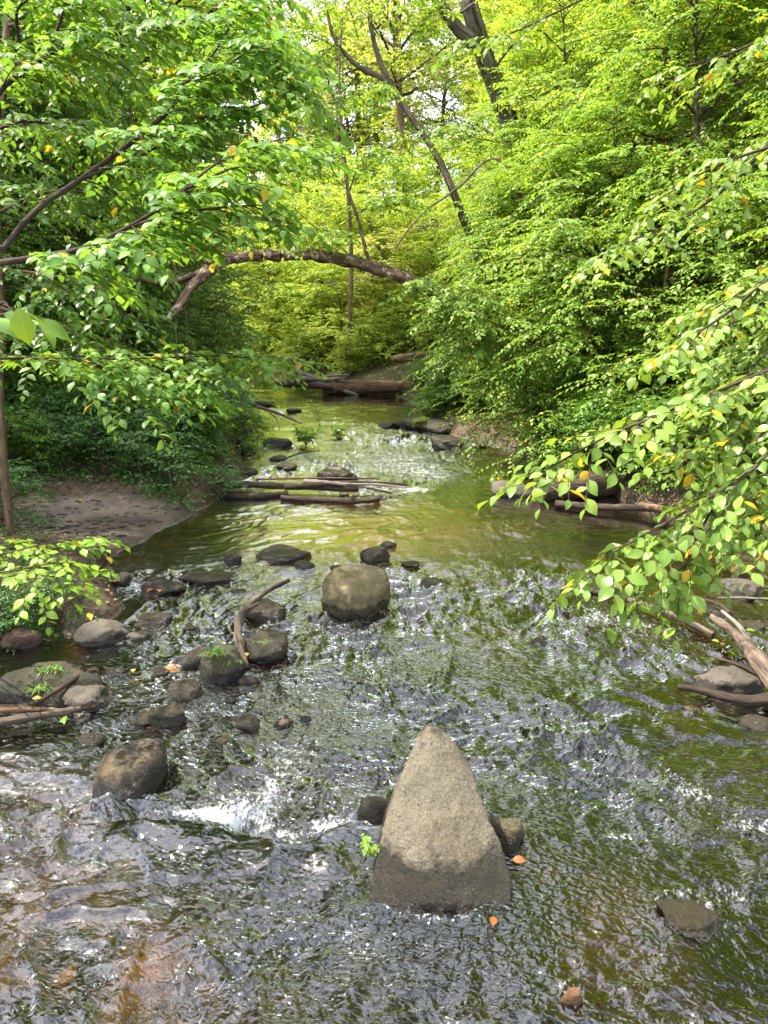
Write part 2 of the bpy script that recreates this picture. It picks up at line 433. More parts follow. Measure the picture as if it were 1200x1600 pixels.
def terrain(x, y):
    x = np.asarray(x, float); y = np.asarray(y, float)
    s = sdist(x, y) + .10 * n2(x, y, 1.3, 3, 5)
    left = x < xc(y)
    sp = np.maximum(s, 0)
    sm = np.log1p(np.exp((sp - 1.0) * 2)) / 2
    R = .42 * (1 - np.exp(-sp / .3)) + .30 * np.minimum(sm, 26) + .04 * np.maximum(sm - 26, 0)
    Lh = .30 * (1 - np.exp(-sp / .35)) + .06 * sp + .24 * np.clip(sp - 3.2, 0, 34)
    h = np.where(left, Lh, R)
    far = np.clip((y - 30) / 8, 0, 1)
    h = h * (1 - far) + far * np.maximum(h, .2 * sp)
    sand = sandm(x, y)
    h = h * (1 - sand) + sand * (.015 + .085 * sp)
    out = s > 0
    h = np.where(out, h + np.minimum(sp, 1) * (.10 * n2(x, y, .8, 4, 9) + .5 * np.minimum(sp / 10, 1) * n2(x, y, .12, 2, 3)), h)
    dep = -np.minimum(.05 + .30 * (-s), .30) - .05 * n2(x, y, 1.6, 4, 21) - .015 * n2(x, y, 9, 3, 22)
    return np.where(out, h, np.minimum(dep, -.02 + .1 * s))
def hz(x, y): return float(terrain(np.array([x]), np.array([y]))[0])

def axis(lo, hi, a, b, fine, grow=1.11):
    """coordinates fine between a and b, growing outwards"""
    c = list(np.arange(a, b, fine)); s = fine; x = c[-1]
    while x < hi: s *= grow; x += s; c.append(x)
    s = fine; x = a; l = []
    while x > lo: s *= grow; x -= s; l.append(x)
    return np.array(l[::-1] + c)
gx = axis(-90, 90, -5.2, 5.6, .055); gy = axis(-12, 150, 1.2, 12.5, .055, 1.035)
X, Y = np.meshgrid(gx, gy)
Z = terrain(X, Y)
mb = MB(); nx, ny = len(gx), len(gy)
idx = np.arange(nx * ny).reshape(ny, nx)
F = np.stack([idx[:-1, :-1], idx[:-1, 1:], idx[1:, 1:], idx[1:, :-1]], -1).reshape(-1, 4)
mb.add(np.stack([X, Y, Z], -1), F)
g = NT('ground_earth')
geo = g.new('ShaderNodeNewGeometry'); co = geo.outputs['Position']
sx = g.new('ShaderNodeSeparateXYZ'); g.link(co, sx.inputs[0])
sand = g.attr('sand').outputs['Fac']
soil = g.mix(g.ramp(g.noise(co, 9, 6, .7), [(.38, 0), (.62, 1)]), (.045, .03, .018), (.125, .085, .055))
lit = g.ramp(g.noise(co, 34, 4, .7), [(.52, 0), (.60, 1)])
soil = g.mix(g.math('MULTIPLY', lit, .75), soil, (.21, .145, .09))
gm = g.ramp(g.noise(co, 1.7, 5, .65), [(.50, 0), (.62, .75)])
soil = g.mix(gm, soil, (.05, .075, .015))
sc = g.mix(g.ramp(g.noise(co, 3.2, 5, .6), [(.4, 0), (.6, 1)]), (.25, .19, .135), (.13, .10, .077))
sc = g.mix(g.math('MULTIPLY', g.ramp(g.noise(co, 60, 3, .7), [(.52, 0), (.6, 1)]), .5), sc, (.09, .06, .04))
land = g.mix(g.ramp(g.math('ADD', sand, g.math('MULTIPLY', g.math('SUBTRACT', g.noise(co, 5, 4), .5), .5)), [(.35, 0), (.55, 1)]), soil, sc)
# stream bed: silt, gravel and algae
gv = g.new('ShaderNodeTexVoronoi'); gv.inputs['Scale'].default_value = 17; gv.inputs['Randomness'].default_value = 1
g.link(g.mapv(co, (1, 1, 1)), gv.inputs['Vector'])
sep = g.new('ShaderNodeSeparateColor'); g.link(gv.outputs['Color'], sep.inputs[0])
peb = g.ramp(sep.outputs[0], [(0, (.05, .038, .022)), (.4, (.12, .085, .045)), (.7, (.16, .12, .075)), (1, (.25, .15, .08))])
silt = g.mix(g.ramp(g.noise(co, 1.1, 5, .6), [(.4, 0), (.62, 1)]), (.06, .042, .022), (.19, .12, .05))
bed = g.mix(g.ramp(g.noise(co, 1.9, 4, .6), [(.42, .0), (.56, .9)]), silt, peb)
bed = g.mix(g.math('MULTIPLY', g.ramp(g.noise(co, 2.6, 5, .6), [(.50, 0), (.62, 1)]), .3), bed, (.045, .042, .018))
bed = g.mix(g.attr('algae').outputs['Fac'], bed, g.mix(g.noise(co, 2.0, 4), (.20, .15, .03), (.50, .36, .11)))
bed = g.mix(g.math('MULTIPLY', g.attr('amber').outputs['Fac'], .85), bed, g.mix(g.noise(co, 9, 5), (.20, .10, .03), (.46, .27, .11)))
under = g.ramp(g.math('ADD', sx.outputs[2], g.math('MULTIPLY', g.noise(co, 6, 3), .02)), [(.0, 1), (.022, 0)])
col = g.mix(under, land, bed)
damp = g.ramp(g.math('ADD', sx.outputs[2], g.math('MULTIPLY', g.math('SUBTRACT', g.noise(co, 2.3, 4), .5), .10)), [(.04, 1), (.10, 0)])
col = g.mix(g.math('MULTIPLY', damp, g.math('SUBTRACT', 1.0, under)), col, g.mix(1.0, col, (.5, .47, .45), 'MULTIPLY'))
hgt_ = g.math('ADD', g.noise(co, 14, 7, .7), g.math('MULTIPLY', gv.outputs['Distance'], .4))
g.link(g.princ(col, g.math('SUBTRACT', .9, g.math('MULTIPLY', damp, .5)), .35, g.bump(hgt_, .8, .03)), g.new('ShaderNodeOutputMaterial').inputs['Surface'])
ground = mb.build('ground', g.m)
ground['kind'] = 'structure'; ground['label'] = 'brown earth banks and gravelly bed of the stream'
XS, YS = X.ravel(), Y.ravel()
add_attr(ground.data, 'sand', sandm(XS, YS))
alg = np.exp(-((XS + .6) / 1.9) ** 2 - ((YS - 9.0) / 1.3) ** 2) + np.exp(-((XS + 2.6) / .7) ** 2 - ((YS - 16) / 4.0) ** 2)
alg = np.clip(alg + .5 * n2(XS, YS, 1.3, 3, 8) * (alg > .1), 0, 1)
add_attr(ground.data, 'algae', alg)
am = 0 * XS
for px, py, a, b, s_ in [(160, 1420, .32, .13, 1), (30, 1585, .2, .12, 1), (1020, 1060, .22, .2, .7), (860, 1375, .12, .08, .8), (330, 1540, .2, .1, .6), (100, 1230, .3, .2, .5), (620, 1560, .12, .08, .5), (260, 870, .7, .5, .5)]:
    q = G(px, py); am += s_ * np.exp(-((XS - q[0]) / a) ** 2 - ((YS - q[1]) / b) ** 2)
add_attr(ground.data, 'amber', np.clip(am * (1 + .5 * n2(XS, YS, 5, 3, 6)), 0, 1))

# ------------------------------------------------------------------ water
RL = [
 (150, 990, 82, 46, 'R_GREY', 'smooth grey topped stone just below the bright leafed shrub', .35),
 (440, 865, 72, 22, 'R_WET', 'long low black wet stone at the foot of the calm pool', .4),
 (586, 866, 42, 28, 'R_WET', 'small blocky dark stone directly behind the olive boulder', .3),
 (536, 888, 36, 14, 'R_WET', 'flat dark stone left of the blocky stone behind the olive boulder', .4),
 (591, 899, 26, 22, 'R_RED', 'small reddish stone touching the back right of the olive boulder', .3),
 (412, 956, 62, 38, 'R_WET', 'dark wet rock under the middle of the forked driftwood', .3),
 (414, 1014, 64, 52, 'R_WET', 'pointed dark rock right of the lower end of the forked driftwood', .25),
 (340, 1042, 74, 62, 'R_MOSS', 'mossy rock with a tuft of grass on top left of the forked driftwood', .25),
 (287, 1080, 46, 36, 'R_WET', 'black shiny rock below the orange dead leaf', .3),
 (260, 1118, 54, 36, 'R_OLIVE', 'angular olive brown rock between the black shiny rock and the round boulder', .3),
 (384, 1131, 38, 30, 'R_WET', 'small round dark stone alone right of the angular olive rock', .25),
 (251, 919, 62, 34, 'R_WET', 'wedge shaped dark rock with a dead orange leaf at its left foot', .3),
 (322, 903, 78, 24, 'R_WET', 'low dark rock with a single yellow leaf on it', .4),
 (236, 970, 52, 28, 'R_WET', 'half sunken dark square rock right of the smooth grey stone', .4),
 (300, 1028, 38, 32, 'R_WET', 'dark rock behind the mossy grass topped rock', .35),
 (54, 1075, 170, 72, 'R_MOSS', 'big flat brown slab with moss and grass at the left edge', .58),
 (130, 1092, 72, 42, 'R_GREY', 'flat pale wet stone beside the big mossy slab', .45),
 (188, 905, 32, 22, 'R_GREY', 'pale grey pebble beneath the stump at the left bank', .4),
 (178, 944, 22, 12, 'R_GREY', 'tiny pale stone above the smooth grey stone', .4),
 (28, 1000, 50, 38, 'R_RED', 'reddish brown rock at the left bank below the shrub', .3),
 (362, 873, 26, 18, 'R_WET', 'small dark stone left of the long low black stone', .4),
 (520, 741, 66, 24, 'R_TAN', 'tan flat topped stone behind the crossing logs', .3),
 (800, 766, 64, 30, 'R_GREY', 'pale rough rock at the sawn end of the dark log', .3),
 (435, 692, 44, 16, 'R_WET', 'dark stone left of the leafy sprouts in mid stream', .3),
 (434, 716, 24, 10, 'R_WET', 'small dark stone nearest below the stone by the leafy sprouts', .3),
 (447, 729, 28, 12, 'R_WET', 'dark stone left of the tan flat stone', .3),
 (410, 631, 34, 10, 'R_WET', 'far dark stone under the slanting dead branch', .3),
 (458, 642, 22, 8, 'R_WET', 'farthest small stone right of the slanting branch', .3),
 (388, 705, 22, 12, 'R_WET', 'dark stone at the edge of the left bank brambles', .3),
 (366, 690, 26, 14, 'R_WET', 'black stone half under the left bank brambles', .3),
 (384, 673, 20, 8, 'R_WET', 'flat dark stone beside the left bank below the slanting branch', .3),
 (375, 648, 20, 10, 'R_WET', 'dark stone where the slanting branch leaves the left bank', .3),
 (388, 738, 26, 12, 'R_WET', 'dark stone beside the left end of the crossing logs', .3),
 (700, 692, 54, 24, 'R_WET', 'grey brown stone in the riffle before the mossy stone at the right bank', .35),
 (676, 664, 108, 24, 'R_MOSS', 'long mossy stone jutting from the right bank far upstream', .3),
 (604, 664, 30, 9, 'R_WET', 'small dark stone in the far riffle right of the leafy sprouts', .35),
 (1162, 892, 30, 22, 'R_RED', 'small reddish stone at the right edge below the hanging leaves', .3),
 (1166, 921, 78, 32, 'R_GREY', 'grey rounded stone at the right edge below the reddish one', .35),
 (1124, 956, 48, 16, 'R_GREY', 'nearly sunken pale stone above the snag at the right edge', .5),
 (1156, 1066, 100, 52, 'R_GREY', 'pale grey slab under the snag branches at the right edge', .4),
 (1186, 1130, 42, 24, 'R_WET', 'dark stone at the right edge below the pale grey slab', .4),
 (788, 1306, 58, 62, 'R_OLIVE', 'brown rounded rock pressed against the right side of the tall wedge boulder', .35),
 (592, 1266, 56, 42, 'R_WET', 'dark wet rock behind the left edge of the tall wedge boulder', .35),
 (1086, 1432, 96, 56, 'R_OLIVE', 'water washed brown rock at lower right', .45),
 (1160, 1482, 60, 34, 'R_BED', 'half submerged stone right of and below the water washed brown rock', .6),
 (890, 1238, 56, 42, 'R_OLIVE', 'mossy stone barely breaking the water right of the wedge boulder', .6),
 (676, 913, 46, 14, 'R_WET', 'flat dark stone right of the olive boulder', .45),
 (640, 881, 28, 12, 'R_WET', 'small flat stone behind and right of the olive boulder', .4),
 (607, 850, 24, 12, 'R_WET', 'dark stone farthest behind the olive boulder', .4),
 (800, 1515, 96, 60, 'R_BED', 'olive stone under the water below the wedge boulder', .75),
 (896, 1558, 34, 26, 'R_ORANGE', 'small orange stone at the bottom edge under thin water', .5),
 (44, 1575, 110, 60, 'R_ORANGE', 'tan orange stone in the bottom left corner', .6),
 (66, 1480, 110, 60, 'R_BED', 'big brown stone under the water at the left edge', .62),
 (860, 1375, 52, 26, 'R_ORANGE', 'small pale orange stone under the water right of the wedge boulder', .7),
 (1020, 1050, 60, 26, 'R_BED', 'brown stone under the water in the middle of the right hand riffle', .75),
 (1180, 980, 50, 18, 'R_WET', 'dark stone behind the snag at the right edge', .4),
 (330, 1300, 120, 34, 'R_OLIVE', 'algae covered ledge stone under the smooth lip of water', .8),
 (470, 1345, 110, 36, 'R_OLIVE', 'algae covered ledge stone nearest the left foot of the wedge boulder', .8),
 (690, 645, 34, 12, 'R_WET', 'dark stone at the right bank beside the big fallen log', .3),
 (745, 697, 40, 16, 'R_WET', 'dark stone under the overhanging leaves of the right bank', .3),
]

ry = [0.3]; 
while ry[-1] < 40: ry.append(ry[-1] + max(.011, .0042 * ry[-1]))
ry = np.array(ry); ncol = 470
u = np.linspace(-1, 1, ncol)
YW = np.repeat(ry[:, None], ncol, 1)
XW = np.repeat(u[None], len(ry), 0) * (4.3 + np.maximum(0, YW - 20) * .0)
far = np.clip((YW - 24) / 6, 0, 1); XW = XW * (1 + far * 3.5) - far * 12
SD = sdist(XW, YW)
def gau(x0, y0, rx, ry_): return np.exp(-((XW - x0) / rx) ** 2 - ((YW - y0) / ry_) ** 2)
def gpx(px, py, rx, ry_):
    q = G(px, py); return gau(q[0], q[1], rx, ry_)
riff = .42 * (YW < 7.4) + 0 * YW
riff = np.clip((7.9 - YW) / 1.3, 0, 1) * .85
riff = np.maximum(riff, .95 * gpx(600, 705, 2.2, 3.4)); riff = np.maximum(riff, .5 * gpx(480, 650, 2.2, 3.5))
riff = np.maximum(riff, .75 * gpx(760, 850, 1.0, 1.3))
riff = riff + .55 * (gpx(400, 1230, .6, .35) + gpx(500, 1100, .8, .6) + gpx(960, 985, .8, .5) + gpx(600, 1000, 1.3, .7) + gpx(1100, 1250, .5, .3) + gpx(640, 700, 1.2, 2.2) + gpx(450, 1500, .7, .3))
riff = riff * (1 - .75 * gpx(60, 1050, .8, 1.0)) * (1 - .9 * gpx(1150, 900, .8, .8)) * (1 - .65 * gpx(110, 1420, .5, .3)) * (1 - .7 * gpx(240, 860, 1.0, .9)) * (1 - .45 * gpx(1120, 1120, .7, .7))
riff = np.clip(riff + .12, .10, 1.35)
# flow coordinates: mostly along y, leaning right near the camera on the right side
wx = .35 * n2(XW, YW, .45, 2, 31); wy = .35 * n2(XW, YW, .45, 2, 32)
def frame(ang):
    ca, sa = math.cos(ang), math.sin(ang)
    return (XW + wx) * ca + (YW + wy) * sa, -(XW + wx) * sa + (YW + wy) * ca
bw = np.clip((XW + .1 - .04 * YW) / 1.3, 0, 1); bw = bw * bw * (3 - 2 * bw)
FR = [frame(.20), frame(-.62)]
U, Vv = frame(-.2)
def ridg(a, b, oct, seed):
    q = np.stack([a, b, np.zeros_like(a)], -1); return 1 - np.abs(fbm(q, oct, seed, .5)) * 1.6
def N3(a, b, oct, seed, gain=.5): return fbm(np.stack([a, b, np.zeros_like(a)], -1), oct, seed, gain)
def crest(n): return (1 - np.minimum(np.abs(n) * 1.7, 1)) ** 1.4
hs = []
for k, (a, b) in enumerate(FR):
    q1 = .13 * N3(a * 2.6, b * 2.6, 3, 61 + k); q2 = .13 * N3(a * 2.6, b * 2.6, 3, 65 + k); a, b = a + q1, b + q2
    hs.append(.028 * N3(a * 1.6, b * 2.0, 2, 41) + .030 * (crest(N3(a * 3.0, b * 4.8, 1, 42)) - .4) + .025 * (crest(N3(a * 5.8, b * 10, 1, 43)) - .4)
              +   .0075 * (crest(N3(a * 12, b * 19, 1, 44)) - .4) + .0042 * N3(a * 25, b * 36, 1, 45) * np.clip(1.7 - YW / 5, 0, 1))
hW = hs[0] * (1 - bw) + hs[1] * bw
hW = hW * riff * np.clip(1.0 + 1.0 * N3(U * .9, Vv * 1.2, 2, 47), .15, 2)
# the ledge in front: water slides over a smooth lip towards the white water
arc = resample([G(150, 1300)[:2], G(240, 1292)[:2], G(335, 1300)[:2], G(400, 1318)[:2], G(470, 1330)[:2], G(530, 1305)[:2], G(585, 1300)[:2]], 40)
dd = np.full(XW.shape, 9.0); sg = np.zeros(XW.shape)
for a in arc:
    q = np.hypot(XW - a[0], YW - a[1]); m = q < dd; dd = np.where(m, q, dd); sg = np.where(m, YW - a[1], sg)
lip = np.where(sg < 0, np.exp(-(dd / .13) ** 2), np.exp(-(dd / .035) ** 2)); calm = np.exp(-(dd / .11) ** 2) * (sg < .01)
hW = hW * (1 - .85 * calm) + .045 * lip - .03 * np.where(sg > 0, np.exp(-((dd - .10) / .07) ** 2), 0)
hW = hW * np.clip(-SD / .25 + .25, .15, 1)
foam_sparkle = 0 * XW
sdl = dd * np.sign(sg)
foam_sparkle += .85 * np.exp(-((sdl - .085) / .085) ** 2) * np.clip(1 + n2(XW, YW, 9, 3, 81) * .6, 0, 1.5) * np.clip(gpx(420, 1270, .42, .3) * 1.6, 0, 1)
for (px, py, a, b, s) in [(385, 1255, .20, .15, .75), (430, 1235, .12, .2, .35), (330, 1275, .12, .07, .4), (590, 1292, .13, .06, .6), (265, 1272, .16, .07, .75), (450, 1190, .2, .25, .4), (560, 900, .1, .1, .3), (930, 960, .3, .3, .62), (880, 905, .22, .4, .5), (1010, 985, .3, .25, .5),
                          (1085, 1240, .16, .08, .75), (1175, 1290, .16, .08, .8), (960, 1305, .14, .06, .6), (700, 1290, .1, .1, .3), (480, 1150, .3, .2, .3), (600, 715, .9, 1.8, .62), (680, 735, .5, 1.2, .6), (540, 660, .8, 1.8, .45),  # the wide far riffle spots are sky sparkle painted as white foam
                          (540, 1460, .35, .2, .35), (760, 1310, .1, .05, .5), (330, 970, .25, .3, .3), (430, 1050, .3, .3, .3), (860, 1480, .4, .15, .3), (1150, 1400, .2, .1, .5), (645, 765, .25, .18, .9), (820, 780, .2, .1, .5)]:
    foam_sparkle += s * gpx(px, py, a, b)
# water piling up round every stone that stands in the current, with a wake behind it
for (px, py, w_, h_, mt, lb, sk_) in RL + [(556, 950, 96, 82, '', '', .3), (200, 1215, 146, 98, '', '', .3), (690, 1380, 190, 120, '', '', .3)]:
    if sk_ >= .6: continue
    q = G(px, py + h_ * .3); dpt = np.dot(q - C0, CF); Rr = w_ / FPX * dpt * .5
    yy = q[1] + Rr * .6; ex = np.hypot((XW - q[0]) / Rr, (YW - yy) / (Rr * .8)); rim = np.exp(-((ex - 1.06) * Rr / .035) ** 2)
    wk = np.exp(-((XW - q[0]) / (Rr * .9)) ** 2) * np.exp(-np.clip(YW - yy, 0, None) / (2.2 * Rr + .1)) * (YW > yy)
    hW += (.010 * rim + .010 * wk * N3(U * 22, Vv * 16, 2, 71)) * np.clip(riff, 0, 1)
    foam_sparkle += (.42 * rim + .30 * wk) * np.clip(riff - .15, 0, 1)
hW += .012 * np.clip(foam_sparkle, 0, 1) * N3(XW * 30, YW * 30, 2, 72)
mb = MB(); nyw = len(ry); idx = np.arange(nyw * ncol).reshape(nyw, ncol)
F = np.stack([idx[:-1, :-1], idx[:-1, 1:], idx[1:, 1:], idx[1:, :-1]], -1).reshape(-1, 4)
keep = (SD[:-1, :-1] < .6).ravel(); F = F[keep]
mb.add(np.stack([XW, YW, hW], -1), F, 0, np.stack([U, Vv, 0 * U], -1))
g = NT('stream_water')
geo = g.new('ShaderNodeNewGeometry'); co = geo.outputs['Position']
flow = g.attr('luv').outputs['Vector']; rf = g.attr('riffle').outputs['Fac']; fo = g.attr('foam_sparkle').outputs['Fac']
wn1 = g.noise(g.mapv(flow, (22, 36, 1)), 1.0, 1, .5, .6)
wn2 = g.noise(g.mapv(flow, (70, 90, 1)), 1.0, 1, .5, .6)
nb = g.bump(g.math('MULTIPLY', wn1, rf), 1.0, .013)
nb = g.bump(g.math('MULTIPLY', wn2, rf), 1.0, .0016, nb)
nb = g.bump(g.noise(co, 3.0, 3), .12, .02, nb)
fr = g.new('ShaderNodeFresnel'); fr.inputs['IOR'].default_value = 1.36; g.link(nb, fr.inputs['Normal'])
gl = g.new('ShaderNodeBsdfGlossy'); gl.inputs['Roughness'].default_value = .02; g.link(nb, gl.inputs['Normal']); gl.inputs['Color'].default_value = (1, 1, 1, 1)
clr = g.attr('clear').outputs['Fac']; tint = g.mix(clr, (.22, .165, .12), (.88, .75, .50))
tr = g.new('ShaderNodeBsdfTransparent'); g.link(tint, tr.inputs['Color'])
rfr = g.new('ShaderNodeBsdfRefraction'); rfr.inputs['IOR'].default_value = 1.33; g.link(tint, rfr.inputs['Color']); g.link(nb, rfr.inputs['Normal'])
body = g.new('ShaderNodeMixShader'); body.inputs[0].default_value = .35; g.link(tr.outputs[0], body.inputs[1]); g.link(rfr.outputs[0], body.inputs[2])
mixw = g.new('ShaderNodeMixShader'); g.link(g.math('MULTIPLY_ADD', fr.outputs[0], 3.5, .01, clamp=True), mixw.inputs[0]); g.link(body.outputs[0], mixw.inputs[1]); g.link(gl.outputs[0], mixw.inputs[2])
fn = g.noise(g.mapv(co, (60, 34, 60)), 1.0, 6, .72, .5)
fn2 = g.noise(g.mapv(flow, (9, 13, 1)), 1.0, 4, .6, .6)
fk = g.math('ADD', g.math('MULTIPLY', g.math('SUBTRACT', fn, .5), 5.0), g.math('MULTIPLY', g.math('SUBTRACT', fn2, .5), 2.4))
fk = g.math('ADD', g.math('MULTIPLY', fo, 1.15), g.math('SUBTRACT', g.math('MULTIPLY', fk, g.math('MINIMUM', g.math('MULTIPLY', fo, 2.0), 1.0)), .78))
fk = g.math('MULTIPLY', g.math('MAXIMUM', fk, 0.0), .95, clamp=True)
fk = g.math('MINIMUM', fk, .7)
fd = g.new('ShaderNodeBsdfDiffuse'); fd.inputs[0].default_value = (.62, .64, .65, 1); g.link(g.bump(fn, .7, .02), fd.inputs['Normal'])
mf = g.new('ShaderNodeMixShader'); g.link(fk, mf.inputs[0]); g.link(mixw.outputs[0], mf.inputs[1]); g.link(fd.outputs[0], mf.inputs[2])
g.out(mf.outputs[0])
water = mb.build('water', g.m)
water['kind'] = 'structure'; water['label'] = 'shallow rippling stream water with white riffles'
clear = 1.0 * gpx(520, 815, 1.9, 1.25) + .8 * gpx(400, 690, .9, 4) + .55 * gpx(560, 625, 2.5, 7) + .35 * gpx(600, 960, 1.4, .5) + .8 * gpx(110, 1420, .5, .25) + .45 * gpx(30, 1580, .3, .2) + .35 * gpx(250, 870, .8, .6) + .3 * gpx(60, 1180, .5, .5) + .5 * gpx(60, 1500, .4, .2) + .25 * gpx(900, 1380, .4, .2) + .3 * gpx(300, 1180, .5, .3) + .35 * gpx(1020, 1060, .35, .3) + .3 * gpx(1090, 900, .8, .8) + .2 + .2 * n2(XW, YW, 1.4, 3, 91)
add_attr(water.data, 'clear', np.clip(clear, 0, 1).ravel())
add_attr(water.data, 'riffle', np.clip(riff * (1 - .85 * calm), 0, 1.3).ravel()); add_attr(water.data, 'foam_sparkle', foam_sparkle.ravel())

# ------------------------------------------------------------------ rocks
R_TAN = rock_mat('rock_tan_granite', (.108, .092, .062), (.165, .138, .095), speck=.6, wetz=.15, wetdark=.17)
R_OLIVE = rock_mat('rock_olive', (.075, .06, .028), (.125, .095, .05), speck=.5, moss=.45, wetz=.10)
R_ROUND = rock_mat('rock_round_brown', (.045, .035, .022), (.075, .056, .034), speck=.4, lichen=(.15, .105, .05), wetz=.13)
R_WET = rock_mat('rock_wet_dark', (.065, .052, .04), (.125, .098, .07), speck=.5, moss=.12, wetz=.5, wetdark=.42)
R_TANOL = rock_mat('rock_tan_olive', (.15, .12, .055), (.22, .175, .10), speck=.5, moss=.35, wetz=.10, wetdark=.3)
R_GREY = rock_mat('rock_grey', (.075, .062, .05), (.125, .105, .08), speck=.5, wetz=.06, wetdark=.3)
R_MOSS = rock_mat('rock_mossy', (.032, .025, .016), (.06, .046, .029), speck=.4, moss=.35, wetz=.09)
R_RED = rock_mat('rock_reddish', (.10, .06, .04), (.16, .10, .07), speck=.3, wetz=.04)
R_ORANGE = rock_mat('rock_orange', (.17, .075, .025), (.22, .12, .05), speck=.3, wetz=.02, wetdark=.7)
R_BED = rock_mat('rock_bed', (.09, .062, .032), (.14, .10, .055), speck=.35, moss=.2, wetz=.01, wetdark=.75)
def ico(sub):
    bm = bmesh.new(); bmesh.ops.create_icosphere(bm, subdivisions=sub, radius=1)
    v = np.array([q.co[:] for q in bm.verts]); f = np.array([[w.index for w in q.verts] for q in bm.faces]); bm.free(); return v, f
ICO = {k: ico(k) for k in (3, 4, 5, 6)}
def rock_shape(rng, dims, n_pl=11, p=9, sub=5, rough=.05, flat=.0):
    v, f = ICO[sub]
    nr = nrm(rng.standard_normal((n_pl, 3))); nr[0] = nrm(V(.1, -.1, 1)); d = rng.uniform(.60, .95, n_pl)
    d[0] = .72 - flat
    q = np.maximum(v @ nr.T, 0) / d
    r = (np.sum(q ** p, 1) + 1.0 ** p * .6) ** (-1 / p)
    w = v * r[:, None]
    o = rng.uniform(0, 50)
    w = w * (1 + rough * fbm(v * 1.7 + o, 3, 3)[:, None] - .9 * rough * (np.abs(fbm(v * 3.1 + o, 3, 6)) ** .8)[:, None] + .4 * rough * fbm(v * 9 + o, 3, 5)[:, None])
    return w * np.asarray(dims) / 2, f
def rock(px, py, wpx, hpx, mat, label, seed, sink=.3, rot=None, z=0.0, depth=None, n_pl=11, p=9, sub=4, rough=.05, flat=0, group=None, name='rock', cat='rock', parent=None):
    rng = np.random.default_rng(seed)
    q = G(px, py + hpx * .35, z); d = np.dot(q - C0, CF)
    Wd = wpx / FPX * d; a = math.atan2(CAM_H - z, q[1])
    D = depth if depth else Wd * rng.uniform(.65, .9)
    Hh = max((hpx / FPX * d - D * math.sin(a) * .75) / math.cos(a), .16 * Wd)
    full = Hh / (1 - sink)
    v, f = rock_shape(rng, (Wd * 1.2, D * 1.2, full * 1.2), n_pl, p, sub, rough, flat)
    r = rng.uniform(-.35, .35) if rot is None else rot
    c, s = math.cos(r), math.sin(r); v = v @ np.array([[c, s, 0], [-s, c, 0], [0, 0, 1]])
    m = MB(); m.add(v, f); o = m.build(name, mat)
    o.location = (q[0], q[1] + D * .32, z + Hh - full / 2)
    tag(o, label, cat, group)
    return o
# the tall wedge stone in front, from its own outline
def wedge():
    base_y = G(690, 1412)[1]
    sl_ = math.radians(43)
    def on(px, py, off=0.0):
        r = CF + (px - 600) / FPX * CR + (800 - py) / FPX * CU
        # plane through (.,base_y,0) rising away from the camera
        n_ = V(0, -math.sin(sl_), math.cos(sl_)); t = np.dot(V(0, base_y, 0) - C0, n_) / np.dot(r, n_); return C0 + t * r
    outl = [(668, 1132), (690, 1137), (716, 1165), (738, 1200), (752, 1245), (768, 1290), (786, 1340), (804, 1385), (800, 1425), (700, 1432), (575, 1425), (580, 1385), (598, 1330), (604, 1285), (622, 1235), (640, 1180), (655, 1142)]
    fr_ = np.array([on(*q) for q in outl])
    dn = fr_ + V(.02, .10, -.16); dn[:, 0] = (dn[:, 0] - .23) * 1.06 + .23 - .02
    base = np.array([[fr_[8][0] + .03, base_y + .02, -.2], [fr_[10][0] - .02, base_y + .0, -.2], [fr_[10][0] - .02, base_y + .5, -.2], [fr_[8][0] - .02, base_y + .42, -.2]])
    nf = V(0, -math.sin(sl_), math.cos(sl_))
    ridge = np.array([on(676, 1160) + nf * .03, on(668, 1240) + nf * .055, on(664, 1330) + nf * .06, on(672, 1400) + nf * .05, on(735, 1340) + nf * .045])
    pts = np.vstack([fr_, dn, base, ridge])
    bm = bmesh.new()
    for q in pts: bm.verts.new(q)
    bmesh.ops.convex_hull(bm, input=list(bm.verts)); bm.normal_update()
    c = V(.235, base_y + .16, .02)
    N_ = np.array([f.normal[:] for f in bm.faces]); D_ = np.array([np.dot(np.array(f.verts[0].co[:]) - c, np.array(f.normal[:])) for f in bm.faces]); bm.free()
    ok = D_ > 1e-3; N_, D_ = N_[ok], D_[ok]
    v, f = ICO[6]
    q = np.maximum(v @ N_.T, 0) / D_
    r = 1 / q.max(1) * .75 + .25 * (np.sum(q ** 26, 1)) ** (-1 / 26) * 1.03
    w = v * r[:, None]
    nn = nrm(v)
    w = w + nn * (.010 * fbm(w * 6 + 3, 4, 3) + .0035 * fbm(w * 30, 3, 5))[:, None]
    m = MB(); m.add(w, f); o = m.build('boulder', R_TAN); o.location = tuple(c)
    tag(o, 'tall tan wedge shaped boulder with a dark wet foot, largest stone in the foreground water', 'boulder')
wedge()
rock(556, 930, 96, 82, R_TANOL, 'squarish olive brown boulder standing mid stream right of the forked driftwood', 12, n_pl=8, p=45, sink=.28, sub=5, rot=.3, rough=.06, name='boulder', cat='boulder')
rock(200, 1200, 146, 98, R_ROUND, 'rounded dark brown boulder with tan lichen on its crown at lower left', 18, n_pl=14, p=9, sink=.50, sub=5, rough=.04, name='boulder', cat='boulder')
for k, (px, py, w_, h_, mt, lb, sk_) in enumerate(RL):
    zz = 0.0
    if sk_ >= .6: zz = -.11
    rock(px, py, w_, h_, globals()[mt], lb, 100 + k, sink=min(sk_, .6), z=zz, n_pl=8 + k % 4, p=20 + (k * 5) % 20, sub=4 if w_ > 40 else 3, rough=.09)
rng = np.random.default_rng(31); n = 0
